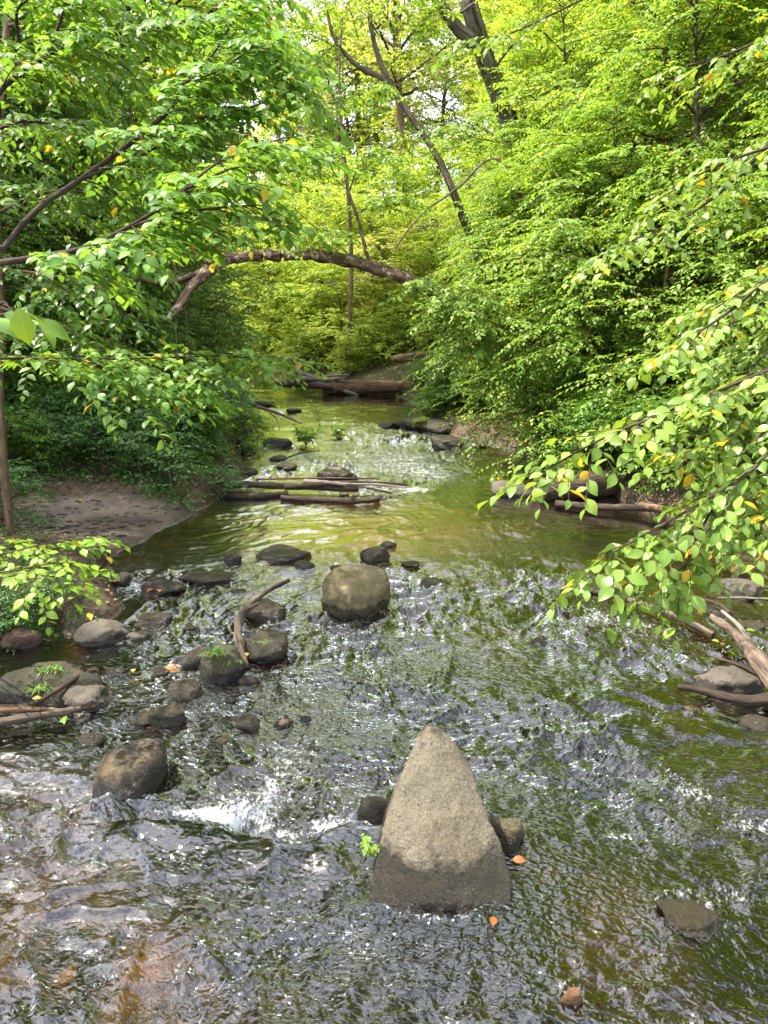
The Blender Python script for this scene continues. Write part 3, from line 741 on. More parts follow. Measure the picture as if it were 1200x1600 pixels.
while n < 26:
    px, py = rng.uniform(20, 520), rng.uniform(862, 1160)
    if n > 22: px, py = rng.uniform(560, 1180), rng.uniform(850, 1250)
    q = G(px, py)
    if sdist(q[:1], q[1:2])[0] > -.05 or any(abs(px - r_[0]) < r_[2] * .5 and abs(py - r_[1]) < r_[3] * .7 for r_ in RL): continue
    w_ = rng.uniform(14, 44); rock(px, py, w_, w_ * rng.uniform(.35, .6), [R_WET, R_GREY, R_WET, R_RED, R_OLIVE][n % 5], 'small wet stone breaking the rippled water among the larger rocks', 700 + n, sink=rng.uniform(.5, .68), sub=3, rough=.11, p=26, n_pl=9, group='small wet stones breaking the rippled water'); n += 1
# cobbles under the water: shared shapes
rng = np.random.default_rng(7)
protos = []
for k in range(6):
    v, f = rock_shape(np.random.default_rng(500 + k), (1, .8, .5), 10, 7, 3, .05); m = MB(); m.add(v, f)
    protos.append(m.mesh('cobble', [[R_BED, R_OLIVE, R_WET, R_BED, R_ROUND, R_RED][k]]))
n = 0
while n < 190:
    y = rng.uniform(1.9, 7.5) if n < 150 else rng.uniform(7.5, 20); x = rng.uniform(-.56, .56) * (y + .8)
    s = float(sdist(np.array([x]), np.array([y]))[0])
    if s > -.15: continue
    sz = rng.uniform(.07, .24) if rng.random() < .8 else rng.uniform(.24, .4)
    o = bpy.data.objects.new('cobble', protos[n % 6]); COL.objects.link(o)
    o.location = (x, y, min(hz(x, y) + .1 * sz, -.03 - .24 * sz)); o.rotation_euler = (0, 0, rng.uniform(0, 6.28)); o.scale = (sz, sz, sz)
    tag(o, 'brown cobble lying under the water on the stream bed', 'cobble', 'cobbles under the water of the stream bed'); n += 1
# ------------------------------------------------------------------ logs, driftwood and sticks
def stick(pts, r0, r1, mat, label, cat='log', name='log', n=24, sides=12, rough=.18, seed=0, group=None, taper=1.0, build=True):
    pn = resample(pts, n); t = np.linspace(0, 1, n)
    R = r0 + (r1 - r0) * t ** taper; R = R * (1 + .10 * fbm(np.stack([t * 7 + seed, 0 * t, 0 * t], -1), 3, seed))
    c = pn[0].copy(); m = MB(); tubes(m, pn - c, R, sides, 0, rough, seed)
    o = m.build(name, mat); o.location = tuple(c)
    return tag(o, label, cat, group)
def stub(parent, pts, r0, r1, mat, seed=0, name='side_branch', n=10, sides=7):
    """a side branch of a log, in world coordinates, as a part"""
    c = np.array(parent.location); pn = resample(pts, n) - c; t = np.linspace(0, 1, n)
    m = MB(); tubes(m, pn, r0 + (r1 - r0) * t, sides, 0, .12, seed)
    return m.build(name, mat, parent)
def Gz(px, py, z): return G(px, py, z)
# logs crossing at the calm pool
stick([Gz(285, 760, .12), Gz(318, 758, .07), Gz(380, 757, .08), Gz(450, 760, .08), Gz(510, 762, .08), Gz(560, 764, .06)], .048, .042, M_LOG_DARK, 'dark brown log, the left one of the bundle lying across the pool', seed=1)
o = stick([Gz(445, 762, .12), Gz(500, 757, .13), Gz(560, 754, .13), Gz(636, 758, .06)], .042, .026, M_LOG_DARK, 'dark log with a stubby end at the right of the bundle across the pool', seed=2)
o = stick([Gz(475, 752, .15), Gz(520, 755, .15), Gz(565, 760, .12), Gz(612, 770, .03)], .032, .018, M_PALE, 'pale barkless log lying slantwise on top of the bundle across the pool', seed=3)
stub(o, [Gz(540, 757, .16), Gz(585, 757, .14), Gz(640, 762, .09)], .022, .01, M_PALE, 4)
stick([Gz(440, 778, .03), Gz(500, 781, .04), Gz(560, 783, .04), Gz(592, 779, .05)], .038, .045, M_LOG_DARK, 'thick sunken log with a ragged end at the front of the bundle across the pool', seed=5)
stick([Gz(400, 749, .14), Gz(480, 747, .14), Gz(590, 748, .10)], .018, .012, M_LOG_RED, 'thin straight stick at the back of the bundle across the pool', seed=6, cat='stick', name='stick')
stick([Gz(316, 772, .02), Gz(390, 776, .03), Gz(450, 772, .03)], .06, .04, M_LOG_DARK, 'dark half sunken log under the left end of the bundle', seed=7)
# dark log and litter raft at the right bank
stick([G(836, 769, .10), G(900, 762, .13), G(960, 752, .17), G(1040, 742, .22), G(1120, 736, .3)], .18, .15, M_LOG_DARK, 'thick dark wet log lying from the right bank to the pale rock', seed=8, sides=20, n=34)
stick([Gz(868, 788, .05), Gz(930, 792, .07), Gz(1000, 794, .10), Gz(1080, 800, .12)], .05, .04, M_LOG_DARK, 'lower dark log below the thick dark log at the right bank', seed=9)
stick([Gz(1000, 790, .12), Gz(1060, 800, .15), Gz(1135, 818, .16), Gz(1190, 830, .2)], .045, .03, M_LOG_RED, 'brown log slanting down to the right behind the hanging leaves', seed=11)
# forked driftwood standing in the water
o = stick([Gz(383, 1046, .0), Gz(377, 1020, .08), Gz(372, 985, .16), Gz(376, 962, .22), Gz(395, 940, .24), Gz(420, 922, .26), Gz(452, 906, .30)], .036, .020, M_DRIFT, 'crooked grey brown driftwood limb standing in mid stream', cat='driftwood', name='driftwood', seed=12, n=40, sides=12, rough=.3)
stub(o, [Gz(377, 960, .22), Gz(390, 950, .27), Gz(404, 943, .28)], .028, .012, M_DRIFT, 13)
# snag at the right edge
o = stick([Gz(925, 925, .0), Gz(985, 938, .05), Gz(1050, 960, .05), Gz(1115, 993, .02)], .022, .03, M_DRIFT, 'washed grey log lying in the white water below the hanging leaves', seed=14)
o = stick([Gz(1112, 965, .10), Gz(1150, 990, .16), Gz(1180, 1025, .18), Gz(1225, 1080, .16)], .030, .062, M_LOG, 'split brown snag leaning into the frame at the right edge', cat='driftwood', name='driftwood', seed=15, n=30, rough=.3, sides=16)
stub(o, [Gz(1182, 1028, .18), Gz(1160, 985, .22), Gz(1140, 965, .25), Gz(1128, 955, .22)], .02, .012, M_PALE, 16)
stub(o, [Gz(1222, 1078, .10), Gz(1170, 1045, .12), Gz(1110, 1025, .10)], .02, .008, M_LOG_DARK, 17)
stick([Gz(1060, 1073, .03), Gz(1110, 1082, .05), Gz(1160, 1094, .06), Gz(1240, 1092, .06)], .018, .045, M_LOG_DARK, 'dark curved branch at the right edge below the pale grey slab', seed=18, cat='branch', name='fallen_branch')
stick([Gz(1075, 932, .06), Gz(1120, 942, .10), Gz(1140, 958, .12)], .008, .014, M_LOG_DARK, 'thin black stick touching the top of the split snag', seed=19, cat='stick', name='stick')
stick([Gz(1122, 935, .03), Gz(1160, 934, .05), Gz(1230, 938, .05)], .010, .012, M_PALE, 'thin pale stick across the rounded grey stone at the right edge', seed=20, cat='stick', name='stick')
# sticks at the left edge
stick([Gz(-30, 1133, .08), Gz(40, 1122, .10), Gz(100, 1112, .08), Gz(148, 1104, .03)], .030, .014, M_DRIFT, 'thick brown stick, lowest of those over the big mossy slab at the left edge', seed=21, cat='stick', name='stick', rough=.25)
stick([Gz(-30, 1112, .14), Gz(40, 1108, .12), Gz(95, 1110, .08)], .022, .010, M_LOG_RED, 'reddish stick in the middle of those over the big mossy slab', seed=22, cat='stick', name='stick')
stick([Gz(-30, 1105, .10), Gz(40, 1103, .12), Gz(80, 1085, .12), Gz(125, 1055, .08)], .020, .012, M_LOG_DARK, 'dark stick bending up to the right over the big mossy slab', seed=23, cat='stick', name='stick')
stick([Gz(95, 1112, .06), Gz(135, 1100, .07), Gz(162, 1080, .04)], .007, .004, M_LOG_DARK, 'thin black twig curling over the flat pale wet stone', seed=24, cat='twig', name='twig')
o = stick([Gz(150, 905, .02), Gz(158, 880, .15), Gz(166, 862, .28)], .07, .035, M_LOG_DARK, 'dark rotten stump at the water edge beside the shrub tip', cat='stump', name='stump', seed=25, rough=.35, sides=14)
stick([Gz(120, 975, .04), Gz(140, 950, .05), Gz(165, 925, .06)], .012, .006, M_LOG_DARK, 'dark stick leaning from the smooth grey stone to the stump', seed=26, cat='stick', name='stick')
# slanting dead branch from the left bank
o = stick([P(322, 598, 19), P(360, 617, 17), P(400, 634, 15.4), P(440, 648, 14.2), P(470, 661, 13.4)], .05, .02, M_LOG, 'long grey dead branch slanting down from the left bank over the water', cat='branch', name='fallen_branch', seed=27, n=30)
stub(o, [P(395, 632, 15.5), P(415, 640, 14.6), P(432, 655, 13.9), P(437, 672, 13.5)], .018, .008, M_LOG, 28)
stub(o, [P(330, 602, 18.6), P(352, 606, 17.6), P(372, 619, 16.4)], .03, .012, M_PALE, 29)
stick([Gz(447, 716, .02), Gz(470, 708, .12), Gz(500, 704, .05)], .014, .008, M_LOG_DARK, 'dark curved stick just below the leafy sprouts in mid stream', seed=30, cat='stick', name='stick')
# the log jam far upstream
o = stick([Gz(505, 607, .18), Gz(570, 604, .25), Gz(630, 603, .3), Gz(735, 603, .35)], .20, .18, M_LOG_RED, 'huge reddish fallen log on the far bank', seed=31, sides=18, n=34, rough=.14)
o = stick([P(450, 566, 24.0), P(470, 582, 23.8), P(500, 595, 23.6), P(540, 606, 23.3)], .06, .13, M_PALE, 'bleached branch rising steeply at the left end of the far log jam', cat='branch', name='fallen_branch', seed=32)
stub(o, [P(490, 592, 23.7), P(515, 587, 23.6), P(545, 586, 23.5)], .05, .03, M_PALE, 33)
for k, (a, b, r, mt, lb) in enumerate([((430, 598), (520, 604), .07, M_LOG_DARK, 'dark stick lowest at the left end of the far log jam'), ((448, 592), (560, 596), .05, M_DRIFT, 'thin brown stick level across the far log jam'),
        ((470, 588), (560, 616), .06, M_PALE, 'pale stick crossing down in front of the huge reddish log'), ((520, 610), (650, 618), .09, M_LOG_RED, 'red brown log in the water in front of the huge fallen log'),
        ((560, 596), (640, 622), .06, M_DRIFT, 'brown stick sloping to the right in front of the huge fallen log'), ((600, 614), (690, 606), .07, M_LOG_DARK, 'dark stick at the right end of the far log jam'),
        ((486, 600), (530, 588), .04, M_PALE, 'short pale stick sticking up in the far log jam')]):
    A, B = P(a[0], a[1] + 3, 22.9), P(b[0], b[1] + 3, 22.5); stick([A, (A + B) / 2 + V(0, 0, .05), B], r * 1.4, r, mt, lb, seed=40 + k, cat='stick', name='stick')
stick([P(615, 562, 25), P(660, 556, 25), P(720, 552, 25)], .14, .12, M_LOG_RED, 'reddish log lying higher on the far bank among the leaves', seed=50)
stick([Gz(640, 655, .15), Gz(680, 650, .2), Gz(720, 660, .15)], .02, .012, M_PALE, 'bare pale branch on the long mossy stone at the right bank', seed=51, cat='branch', name='fallen_branch')
# dead sticks tangled on the left bank
rng = np.random.default_rng(11)
for k in range(110):
    q = G(rng.uniform(-40, 385), rng.uniform(640, 770)); x, y = q[0], q[1] + rng.uniform(0, 3.5)
    if sdist(np.array([x]), np.array([y]))[0] < .15 or sandm(np.array([x]), np.array([y]))[0] > .5: continue
    z = hz(x, y); L_ = rng.uniform(.4, 1.7); a = rng.uniform(0, 6.28); e = rng.uniform(-.1, .7)
    d = V(math.cos(a) * math.cos(e), math.sin(a) * math.cos(e), abs(math.sin(e))); A = V(x, y, z + rng.uniform(.03, .45))
    B = A + d * L_; 
    if e < .25: B[2] = max(B[2], hz(B[0], B[1]) + .05)
    stick([A, (A + B) / 2 + rng.normal(0, .06, 3) * L_, B], rng.uniform(.008, .024), .005, [M_LOG, M_BARK_TWIG, M_PALE, M_DRIFT][rng.integers(4)] if k % 6 else M_PALE,
          'dead stick tangled among the brambles on the left bank', seed=60 + k, cat='stick', name='dead_stick', n=8, sides=5, group='dead sticks tangled on the left bank')

# ------------------------------------------------------------------ trees
def grow(seed, H, r0, base, spread, n_limb, n_sub, n_twig, K, leaf, lod, lean=.06, e0=.45, droop=.55, twig_len=.45, tilt=.4, prof='dome', stem=0, sub_f=.5, hang=.15, tdroop=.3):
    """trunk mesh builder and crown mesh builder, root at the origin"""
    rng = np.random.default_rng(seed); tr = MB(); cw = MB(); M = 16
    t = np.linspace(0, 1, M); wob = np.cumsum(rng.normal(0, lean, (M, 2)), 0) * H / M * .6; wob -= wob[0]
    la = rng.uniform(0, 6.28); ln = lean * H * t ** 1.5
    path = np.stack([wob[:, 0] + ln * math.cos(la), wob[:, 1] + ln * math.sin(la), H * t - .25 * (1 - t) ** 8], -1)
    R = r0 * (1 - t) ** .8 + .012; R[0] *= 1.35
    tubes(tr, path, R, 10 if r0 > .06 else 7, 0, .12, seed)
    S, D, L = [], [], []
    for i in range(n_limb):
        u = base + (1 - base) * ((i + rng.random()) / n_limb) ** .95; u = min(u, .985)
        p0 = np.array([np.interp(u, t, path[:, k]) for k in range(3)]); az = i * 2.399 + rng.uniform(-.5, .5)
        w = (u - base) / (1 - base)
        pr = {'dome': (1 - w) ** .55 * .95 + .18, 'shrub': (1 - w) ** .4 * .8 + .25, 'top': math.sin(math.pi * min(1, w * .75 + .22)) * .95 + .1}[prof]
        LL = spread * pr * rng.uniform(.7, 1.15); el = e0 + .5 * w + rng.uniform(-.2, .2)
        h = V(math.cos(az), math.sin(az), 0); m = 8; s = np.linspace(0, 1, m)[:, None]
        bend = np.cumsum(rng.normal(0, .05, (m, 3)), 0) * LL
        lp = p0 + h * LL * s * math.cos(el * .8) + V(0, 0, 1) * LL * (math.sin(el) * s - droop * .5 * s ** 2.2) + bend * s
        rl = max(.006, r0 * .34 * (1 - w * .6)) * (1 - .85 * s[:, 0]) + .003
        tubes(cw, lp, rl, 5, 0, cap=False)
        tang = nrm(np.gradient(lp, axis=0))
        for j in range(n_sub):
            v = .22 + .78 * (j + rng.random() * .8) / n_sub; v = min(v, 1)
            q = np.array([np.interp(v, s[:, 0], lp[:, k]) for k in range(3)]); tg = np.array([np.interp(v, s[:, 0], tang[:, k]) for k in range(3)])
            sd = nrm(np.cross(tg, V(0, 0, 1))) * (1 if j % 2 else -1); an = rng.uniform(.5, 1.1) * (1 - .6 * (v > .95))
            d = nrm(tg * math.cos(an) + sd * math.sin(an) + V(0, 0, rng.normal(.05, .16)))
            SL = LL * sub_f * (1.15 - .7 * v) * rng.uniform(.7, 1.2) + .15
            ss = np.linspace(0, 1, 5)[:, None]; sp = q + d * SL * ss - V(0, 0, 1) * droop * .35 * SL * ss ** 2
            tubes(cw, sp, .5 * rl.max() * .5 * (1 - .8 * ss[:, 0]) + .0025, 3, 0, cap=False)
            for k in range(n_twig):
                x = (k + .6) / n_twig; x = min(1, x + rng.uniform(-.08, .08)); b = q + d * SL * x - V(0, 0, 1) * droop * .35 * SL * x ** 2
                s2 = nrm(np.cross(d, V(0, 0, 1))) * (1 if k % 2 else -1); a2 = rng.uniform(.4, 1.0) * (0.2 if k == n_twig - 1 else 1)
                S.append(b); D.append(nrm(d * math.cos(a2) + s2 * math.sin(a2) + V(0, 0, rng.normal(0, .15)))); L.append(twig_len * rng.uniform(.6, 1.2))
    sprays(cw, rng, S, D, L, K, leaf, lod, tdroop, tilt, stem=stem, mat=1, smat=0, hang=hang)
    return tr, cw
LIB = {}
def proto(key, leafm, barkm, **kw):
    tr, cw = grow(**kw); LIB[key] = (tr.mesh('trunk', [barkm]), cw.mesh('crown', [M_BARK_TWIG, leafm]))
def tree(key, x, y, rz, sc, label, cat='tree', name='tree', group=None, z=None, leafm=None, tilt=None):
    r = thing(name, label, cat, (x, y, (hz(x, y) - .05) if z is None else z), group)
    r.rotation_euler = (tilt[0], tilt[1], rz) if tilt else (0, 0, rz); r.scale = (sc, sc, sc)
    for nm, me in zip(('trunk', 'crown'), LIB[key]):
        o = bpy.data.objects.new(nm, me); COL.objects.link(o); o.parent = r
        if nm == 'crown' and leafm is not None:
            o.material_slots[1].link = 'OBJECT'; o.material_slots[1].material = leafm
    return r
# kinds: understory sapling with shelves of leaves, bush, tall canopy tree, far tree
proto('sapA', M_LEAF_R, M_BARK, seed=1, H=6.0, r0=.06, base=.06, spread=2.5, n_limb=34, n_sub=8, n_twig=6, K=10, leaf=.085, lod='mid', e0=.30, droop=.75, twig_len=.42, tilt=.28)
proto('sapB', M_LEAF_R, M_BARK, seed=2, H=8.0, r0=.08, base=.2, spread=2.9, n_limb=36, n_sub=8, n_twig=6, K=10, leaf=.085, lod='mid', e0=.35, droop=.7, twig_len=.45, tilt=.28)
proto('sapC', M_LEAF_R, M_BARK_TAN, seed=3, H=4.2, r0=.04, base=.05, spread=2.1, n_limb=26, n_sub=7, n_twig=6, K=9, leaf=.075, lod='mid', e0=.25, droop=.85, twig_len=.4, tilt=.28)
proto('bushA', M_LEAF_R, M_BARK, seed=4, H=2.0, r0=.03, base=.03, spread=1.3, n_limb=26, n_sub=6, n_twig=5, K=9, leaf=.06, lod='mid', e0=.6, droop=.6, twig_len=.3, tilt=.5, prof='shrub')
proto('bushB', M_LEAF_SHADE, M_BARK, seed=5, H=1.1, r0=.02, base=.03, spread=1.0, n_limb=15, n_sub=5, n_twig=5, K=8, leaf=.062, lod='mid', e0=.7, droop=.9, twig_len=.3, tilt=.5, prof='shrub')
proto('tallA', M_LEAF_FAR_LIT, M_BARK, seed=6, H=17, r0=.24, base=.25, spread=4.6, n_limb=40, n_sub=9, n_twig=7, K=10, leaf=.15, lod='low', e0=.5, droop=.5, twig_len=.8, tilt=.5, prof='top')
proto('tallB', M_LEAF_FAR_LIT, M_BARK, seed=7, H=14, r0=.18, base=.18, spread=4.0, n_limb=38, n_sub=8, n_twig=7, K=10, leaf=.14, lod='low', e0=.4, droop=.6, twig_len=.75, tilt=.5)
proto('tallC', M_LEAF_FAR_LIT, M_BARK_TAN, seed=8, H=20, r0=.26, base=.4, spread=4.2, n_limb=34, n_sub=9, n_twig=7, K=10, leaf=.16, lod='low', e0=.6, droop=.4, twig_len=.8, tilt=.6, prof='top')
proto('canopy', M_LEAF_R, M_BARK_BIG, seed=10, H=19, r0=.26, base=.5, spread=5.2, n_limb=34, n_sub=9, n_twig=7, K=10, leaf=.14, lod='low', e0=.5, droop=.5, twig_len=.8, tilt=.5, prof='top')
proto('farbush', M_LEAF_FAR_LIT, M_BARK, seed=9, H=4.5, r0=.06, base=.04, spread=2.6, n_limb=30, n_sub=8, n_twig=6, K=10, leaf=.10, lod='low', e0=.5, droop=.6, twig_len=.5, tilt=.5, prof='shrub')
rng = np.random.default_rng(21)
def ra(): return rng.uniform(0, 6.28)
# right bank, leaning out over the stream
GR1 = 'leafy saplings along the right bank'
RB = [(3.1, 13.9, 'sapA', .8), (3.5, 12.3, 'sapA', .8), (2.9, 15.6, 'sapC', 1.0), (3.0, 17.6, 'sapC', 1.05), (3.3, 20.2, 'sapC', 1.0), (4.2, 23.5, 'sapC', 1.0), (3.3, 13.0, 'sapC', 1.0), (3.9, 11.0, 'sapC', 1.0), (5.9, 9.7, 'sapC', 1.0), (4.9, 10.2, 'sapA', .7), (3.5, 16.4, 'sapA', .85), (3.5, 18.6, 'sapA', .8), (3.8, 21.3, 'sapA', .9), (4.4, 24, 'sapA', .95),
      (5.2, 12.6, 'sapB', .9), (4.4, 14.8, 'sapB', .9), (4.2, 17.5, 'sapB', .95), (4.5, 20.5, 'sapB', .95), (6.0, 9.2, 'sapB', .8), (6.8, 11, 'sapB', 1.0), (6.2, 14, 'sapB', 1.05), (6.3, 17, 'sapB', 1.1),
      (5.9, 7.6, 'sapA', .8), (6.9, 8.8, 'sapB', .9), (6.6, 20.5, 'sapB', 1.1), (5.0, 23.5, 'sapB', 1.1), (3.6, 27, 'sapA', 1.0), (2.0, 28.6, 'farbush', .6), (8.4, 10, 'sapB', 1.1), (8.5, 13.5, 'sapB', 1.15), (8.3, 17, 'tallB', .65), (9.4, 21, 'tallB', .8), (7.6, 24.5, 'tallB', .8), (5.6, 27.5, 'tallB', .7)]
for k, (x, y, ky, s) in enumerate(RB):
    tree(ky, x, y, ra(), s * rng.uniform(.94, 1.06), 'leafy green sapling standing in the thicket on the right bank', group=GR1, name='sapling', tilt=(rng.normal(0, .04), -.06 - .05 * rng.random()), leafm=None if ky.startswith('sap') else M_LEAF_R)
BU = [(4.1, 10.5), (4.6, 10.1), (3.7, 11.1), (4.2, 10.9), (4.7, 10.6), (5.1, 10.0), (5.0, 9.3), (3.0, 15.9), (3.1, 17.4), (4.9, 7.4), (5.4, 6.6), (5.0, 8.2), (4.6, 8.9), (5.9, 8.0), (4.2, 9.6), (3.6, 26), (2.6, 15.4), (2.9, 12.4), (3.6, 11.6), (2.35, 18.4), (5.2, 8.6), (4.6, 9.8), (4.2, 11.0), (3.6, 12.6), (3.2, 14.0), (5.6, 7.3), (2.6, 17.2), (2.6, 19.6), (5.3, 11.2), (4.4, 13.2)]
for x, y in BU:
    tree('bushA', x + .3, y, ra(), rng.uniform(.6, .95), 'low green bush at the foot of the right bank thicket', 'bush', 'bush', 'low bushes at the foot of the right bank')
# left bank
GL1 = 'dark leafy saplings on the shaded left bank'
LB = [(-5.6, 13.9, 'sapB', .62), (-6.4, 10.6, 'sapB', .7), (-5.4, 15.4, 'sapB', .62), (-5.4, 18.2, 'sapB', .7), (-6.6, 14.2, 'sapB', .85), (-6.6, 11.0, 'sapB', .9), (-6.4, 16, 'sapB', .9), (-6.4, 19.8, 'sapB', .9), (-7.4, 13.5, 'sapB', .95),
      (-7.6, 10, 'sapA', .8), (-6.9, 8.4, 'sapA', .7), (-7.5, 17, 'sapB', 1.1), (-6.2, 22.5, 'sapB', .9), (-9.5, 12, 'tallB', .65), (-9.6, 16, 'tallB', .75), (-9.0, 20, 'tallB', .8), (-8.5, 24, 'tallB', .75), (-11.5, 10, 'tallB', .7), (-12, 18, 'tallA', .7)]
for k, (x, y, ky, s) in enumerate(LB):
    tree(ky, x, y, ra(), s * rng.uniform(.94, 1.06), 'sapling with leaves coloured dark for the shade of the left bank', group=GL1, name='sapling', leafm=M_LEAF_SHADE, tilt=(rng.normal(0, .03), .03))
for k in range(62):
    q = G(rng.uniform(-60, 378), rng.uniform(640, 762)); x, y = q[0] - .05, q[1] + rng.uniform(0, 1.0)
    s = sdist(np.array([x]), np.array([y]))[0]
    if s < .1 or sandm(np.array([x]), np.array([y]))[0] > .35: continue
    tree('bushB', x, y, ra(), rng.uniform(.3, .95), 'low dark leafed bramble on the left bank', 'bramble', 'bramble', 'brambles covering the left bank', leafm=M_LEAF_LOW if k % 3 == 0 else None, tilt=(rng.normal(0, .3), rng.normal(0, .3)))
for k, (x, y, sc_) in enumerate([(-4.4, 13.6, .75), (-3.6, 15.4, .6), (-5.0, 14.6, 1.0), (-5.9, 12.8, 1.0), (-6.8, 11.2, 1.0), (-4.0, 17.4, .8), (-4.4, 19.5, 1.0), (-5.0, 16.8, 1.1), (-4.9, 22.5, 1.0), (-5.7, 25.3, .9), (-6.4, 14.4, 1.2), (-7.2, 9.6, 1.0)]):
    tree('bushA', x, y, ra(), sc_, 'dense bush on the left bank, shade put in its leaf colour', 'bush', 'bush', 'dense dark bushes on the left bank', leafm=M_LEAF_SHADE)
for k in range(38):
    x = rng.uniform(-6.2, -2.1); y = rng.uniform(8.8, 12.6)
    if sdist(np.array([x]), np.array([y]))[0] < .1 or sandm(np.array([x]), np.array([y]))[0] > .3: continue
    tree('bushB', x, y, ra(), rng.uniform(.25, .85), 'low dark leafed bramble on the left bank', 'bramble', 'bramble', 'brambles covering the left bank', leafm=M_LEAF_LOW if k % 2 else None, tilt=(rng.normal(0, .25), rng.normal(0, .25)))
for k in range(44):
    y = rng.uniform(9.2, 19.5); xs = np.linspace(.5, 6, 56); sd_ = sdist(xs, np.full(56, y)); j = np.argmax(sd_ > rng.uniform(.02, .9))
    tree('bushB', xs[j], y, ra(), rng.uniform(.5, .95), 'low green bush hanging over the edge of the right bank', 'bush', 'bush', 'low fringe of bushes at the edge of the right bank', leafm=M_LEAF_SHADE if k % 3 else M_LEAF_R)  # most take the darker leaf, painting the shade under the thicket
for k in range(44):
    x = rng.uniform(-7, 4.5); ys = np.linspace(25, 34, 60); sd_ = sdist(np.full(60, x), ys); inside = np.where(sd_ < 0)[0]
    y = (ys[inside[-1]] if len(inside) else 26.5) + rng.uniform(.2, 2.6)
    tree('bushA', x, y, ra(), rng.uniform(.4, .85), 'low light green bush covering the far bank', 'bush', 'bush', 'low bushes covering the far bank', leafm=M_LEAF_FAR_LIT)
for k in range(16):
    x = rng.uniform(-6.5, -3.0); y = rng.uniform(10.6, 16)
    if sdist(np.array([x]), np.array([y]))[0] < .5: continue
    z = hz(x, y); h = rng.uniform(1.6, 3.4); l = rng.normal(0, .25, 2)
    stick([V(x, y, z - .05), V(x + l[0] * .5, y + l[1] * .5, z + h * .5), V(x + l[0], y + l[1], z + h)], rng.uniform(.012, .03), .008, [M_BARK, M_BARK_TAN, M_DRIFT][k % 3], 'slim leafless stem standing in the shade of the left bank', 'sapling', 'sapling', 10, 6, seed=300 + k, group='slim leafless stems on the left bank')
# far woods behind the bend, backlight put into brighter leaf colours
GF = 'bright trees of the wood beyond the bend'
far = []
for k in range(150):
    y = rng.uniform(31, 62); x = rng.uniform(-.55, .62) * y
    if x < 5 and x > -24 and y < 41: continue
    if sdist(np.array([x]), np.array([y]))[0] < 1.6: continue
    if any((x - a) ** 2 + (y - b) ** 2 < 9 for a, b in far): continue
    far.append((x, y))
for k, (x, y) in enumerate(far):
    ky = ['tallA', 'tallB', 'tallB', 'tallC'][k % 4]
    pale = abs(x + .08 * y) < 5 and y > 38  # trees in the view corridor take the backlit leaf colour
    tree(ky, x, y, ra(), rng.uniform(.75, 1.1), 'sunlit tree in the wood beyond the bend of the stream', group=GF, leafm=M_LEAF_BACKLIT if pale and k % 2 else None)
for k, (x, y, s) in enumerate([(-4.8, 29.6 + 3, .9), (-1.6, 29.2, .8), (-3.0, 30.5, .8), (.2, 29.8, .85), (2.0, 30.8, 1.0), (-.8, 32.0, 1.1), (-7, 35.5, 1.1), (-2.2, 33.8, 1.2), (-4.8, 36.0, 1.2), (-11, 38, 1.2), (4.2, 31, 1.0), (1.2, 34.6, 1.3), (-.9, 28.6, .5), (.9, 28.3, .45), (2.2, 28.4, .5), (3.2, 29.2, .6), (-6.5, 40, 1.4), (-3, 38.5, 1.4), (0, 38, 1.4), (3, 38.5, 1.3), (-10, 43, 1.5), (-15, 42, 1.6), (1.6, 26.7, .22), (.3, 27.2, .2), (2.9, 27, .3)]):
    tree('farbush', x, y, ra(), s, 'bright green bush on the far bank behind the log jam', 'bush', 'bush', 'bright bushes on the far bank', leafm=M_LEAF_BACKLIT if (x * 7) % 2 > 1.3 else None)
# tall trees that close the canopy
for k, (x, y, ky, s, lm) in enumerate([(9.5, 27, 'tallA', .95, M_LEAF_FAR_LIT), (12, 19, 'tallA', 1.0, M_LEAF_R), (11.5, 13.5, 'tallB', 1.0, M_LEAF_R), (-12, 24, 'tallA', .95, M_LEAF_SHADE), (-10.5, 28, 'tallB', 1.0, M_LEAF_FAR_LIT), (14, 25, 'tallA', 1.1, M_LEAF_FAR_LIT),
          (-14, 14, 'tallA', .9, M_LEAF_SHADE), (10.5, 9.0, 'tallB', .85, M_LEAF_R)]):
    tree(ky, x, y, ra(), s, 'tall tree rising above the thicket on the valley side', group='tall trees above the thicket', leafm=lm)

for k, (x, y, s, rz, ty) in enumerate([(8.8, 12.5, .8, .3, -.03), (7.6, 18.5, .9, 1.9, -.08), (9.5, 8.0, .8, 4.0, .0), (-8.2, 20.5, .85, 2.6, .06), (6.2, 24, 1.0, 5.0, -.1), (-8, 24, .95, .9, .1), (-12, 10, .8, 1.2, .0)]):  # added so the ripples mirror dark crowns instead of open sky
    tree('canopy', x, y, rz, s, 'tall tree added so the stream reflects a dark crown', group='tall trees added for dark reflections in the stream', tilt=(0, ty))
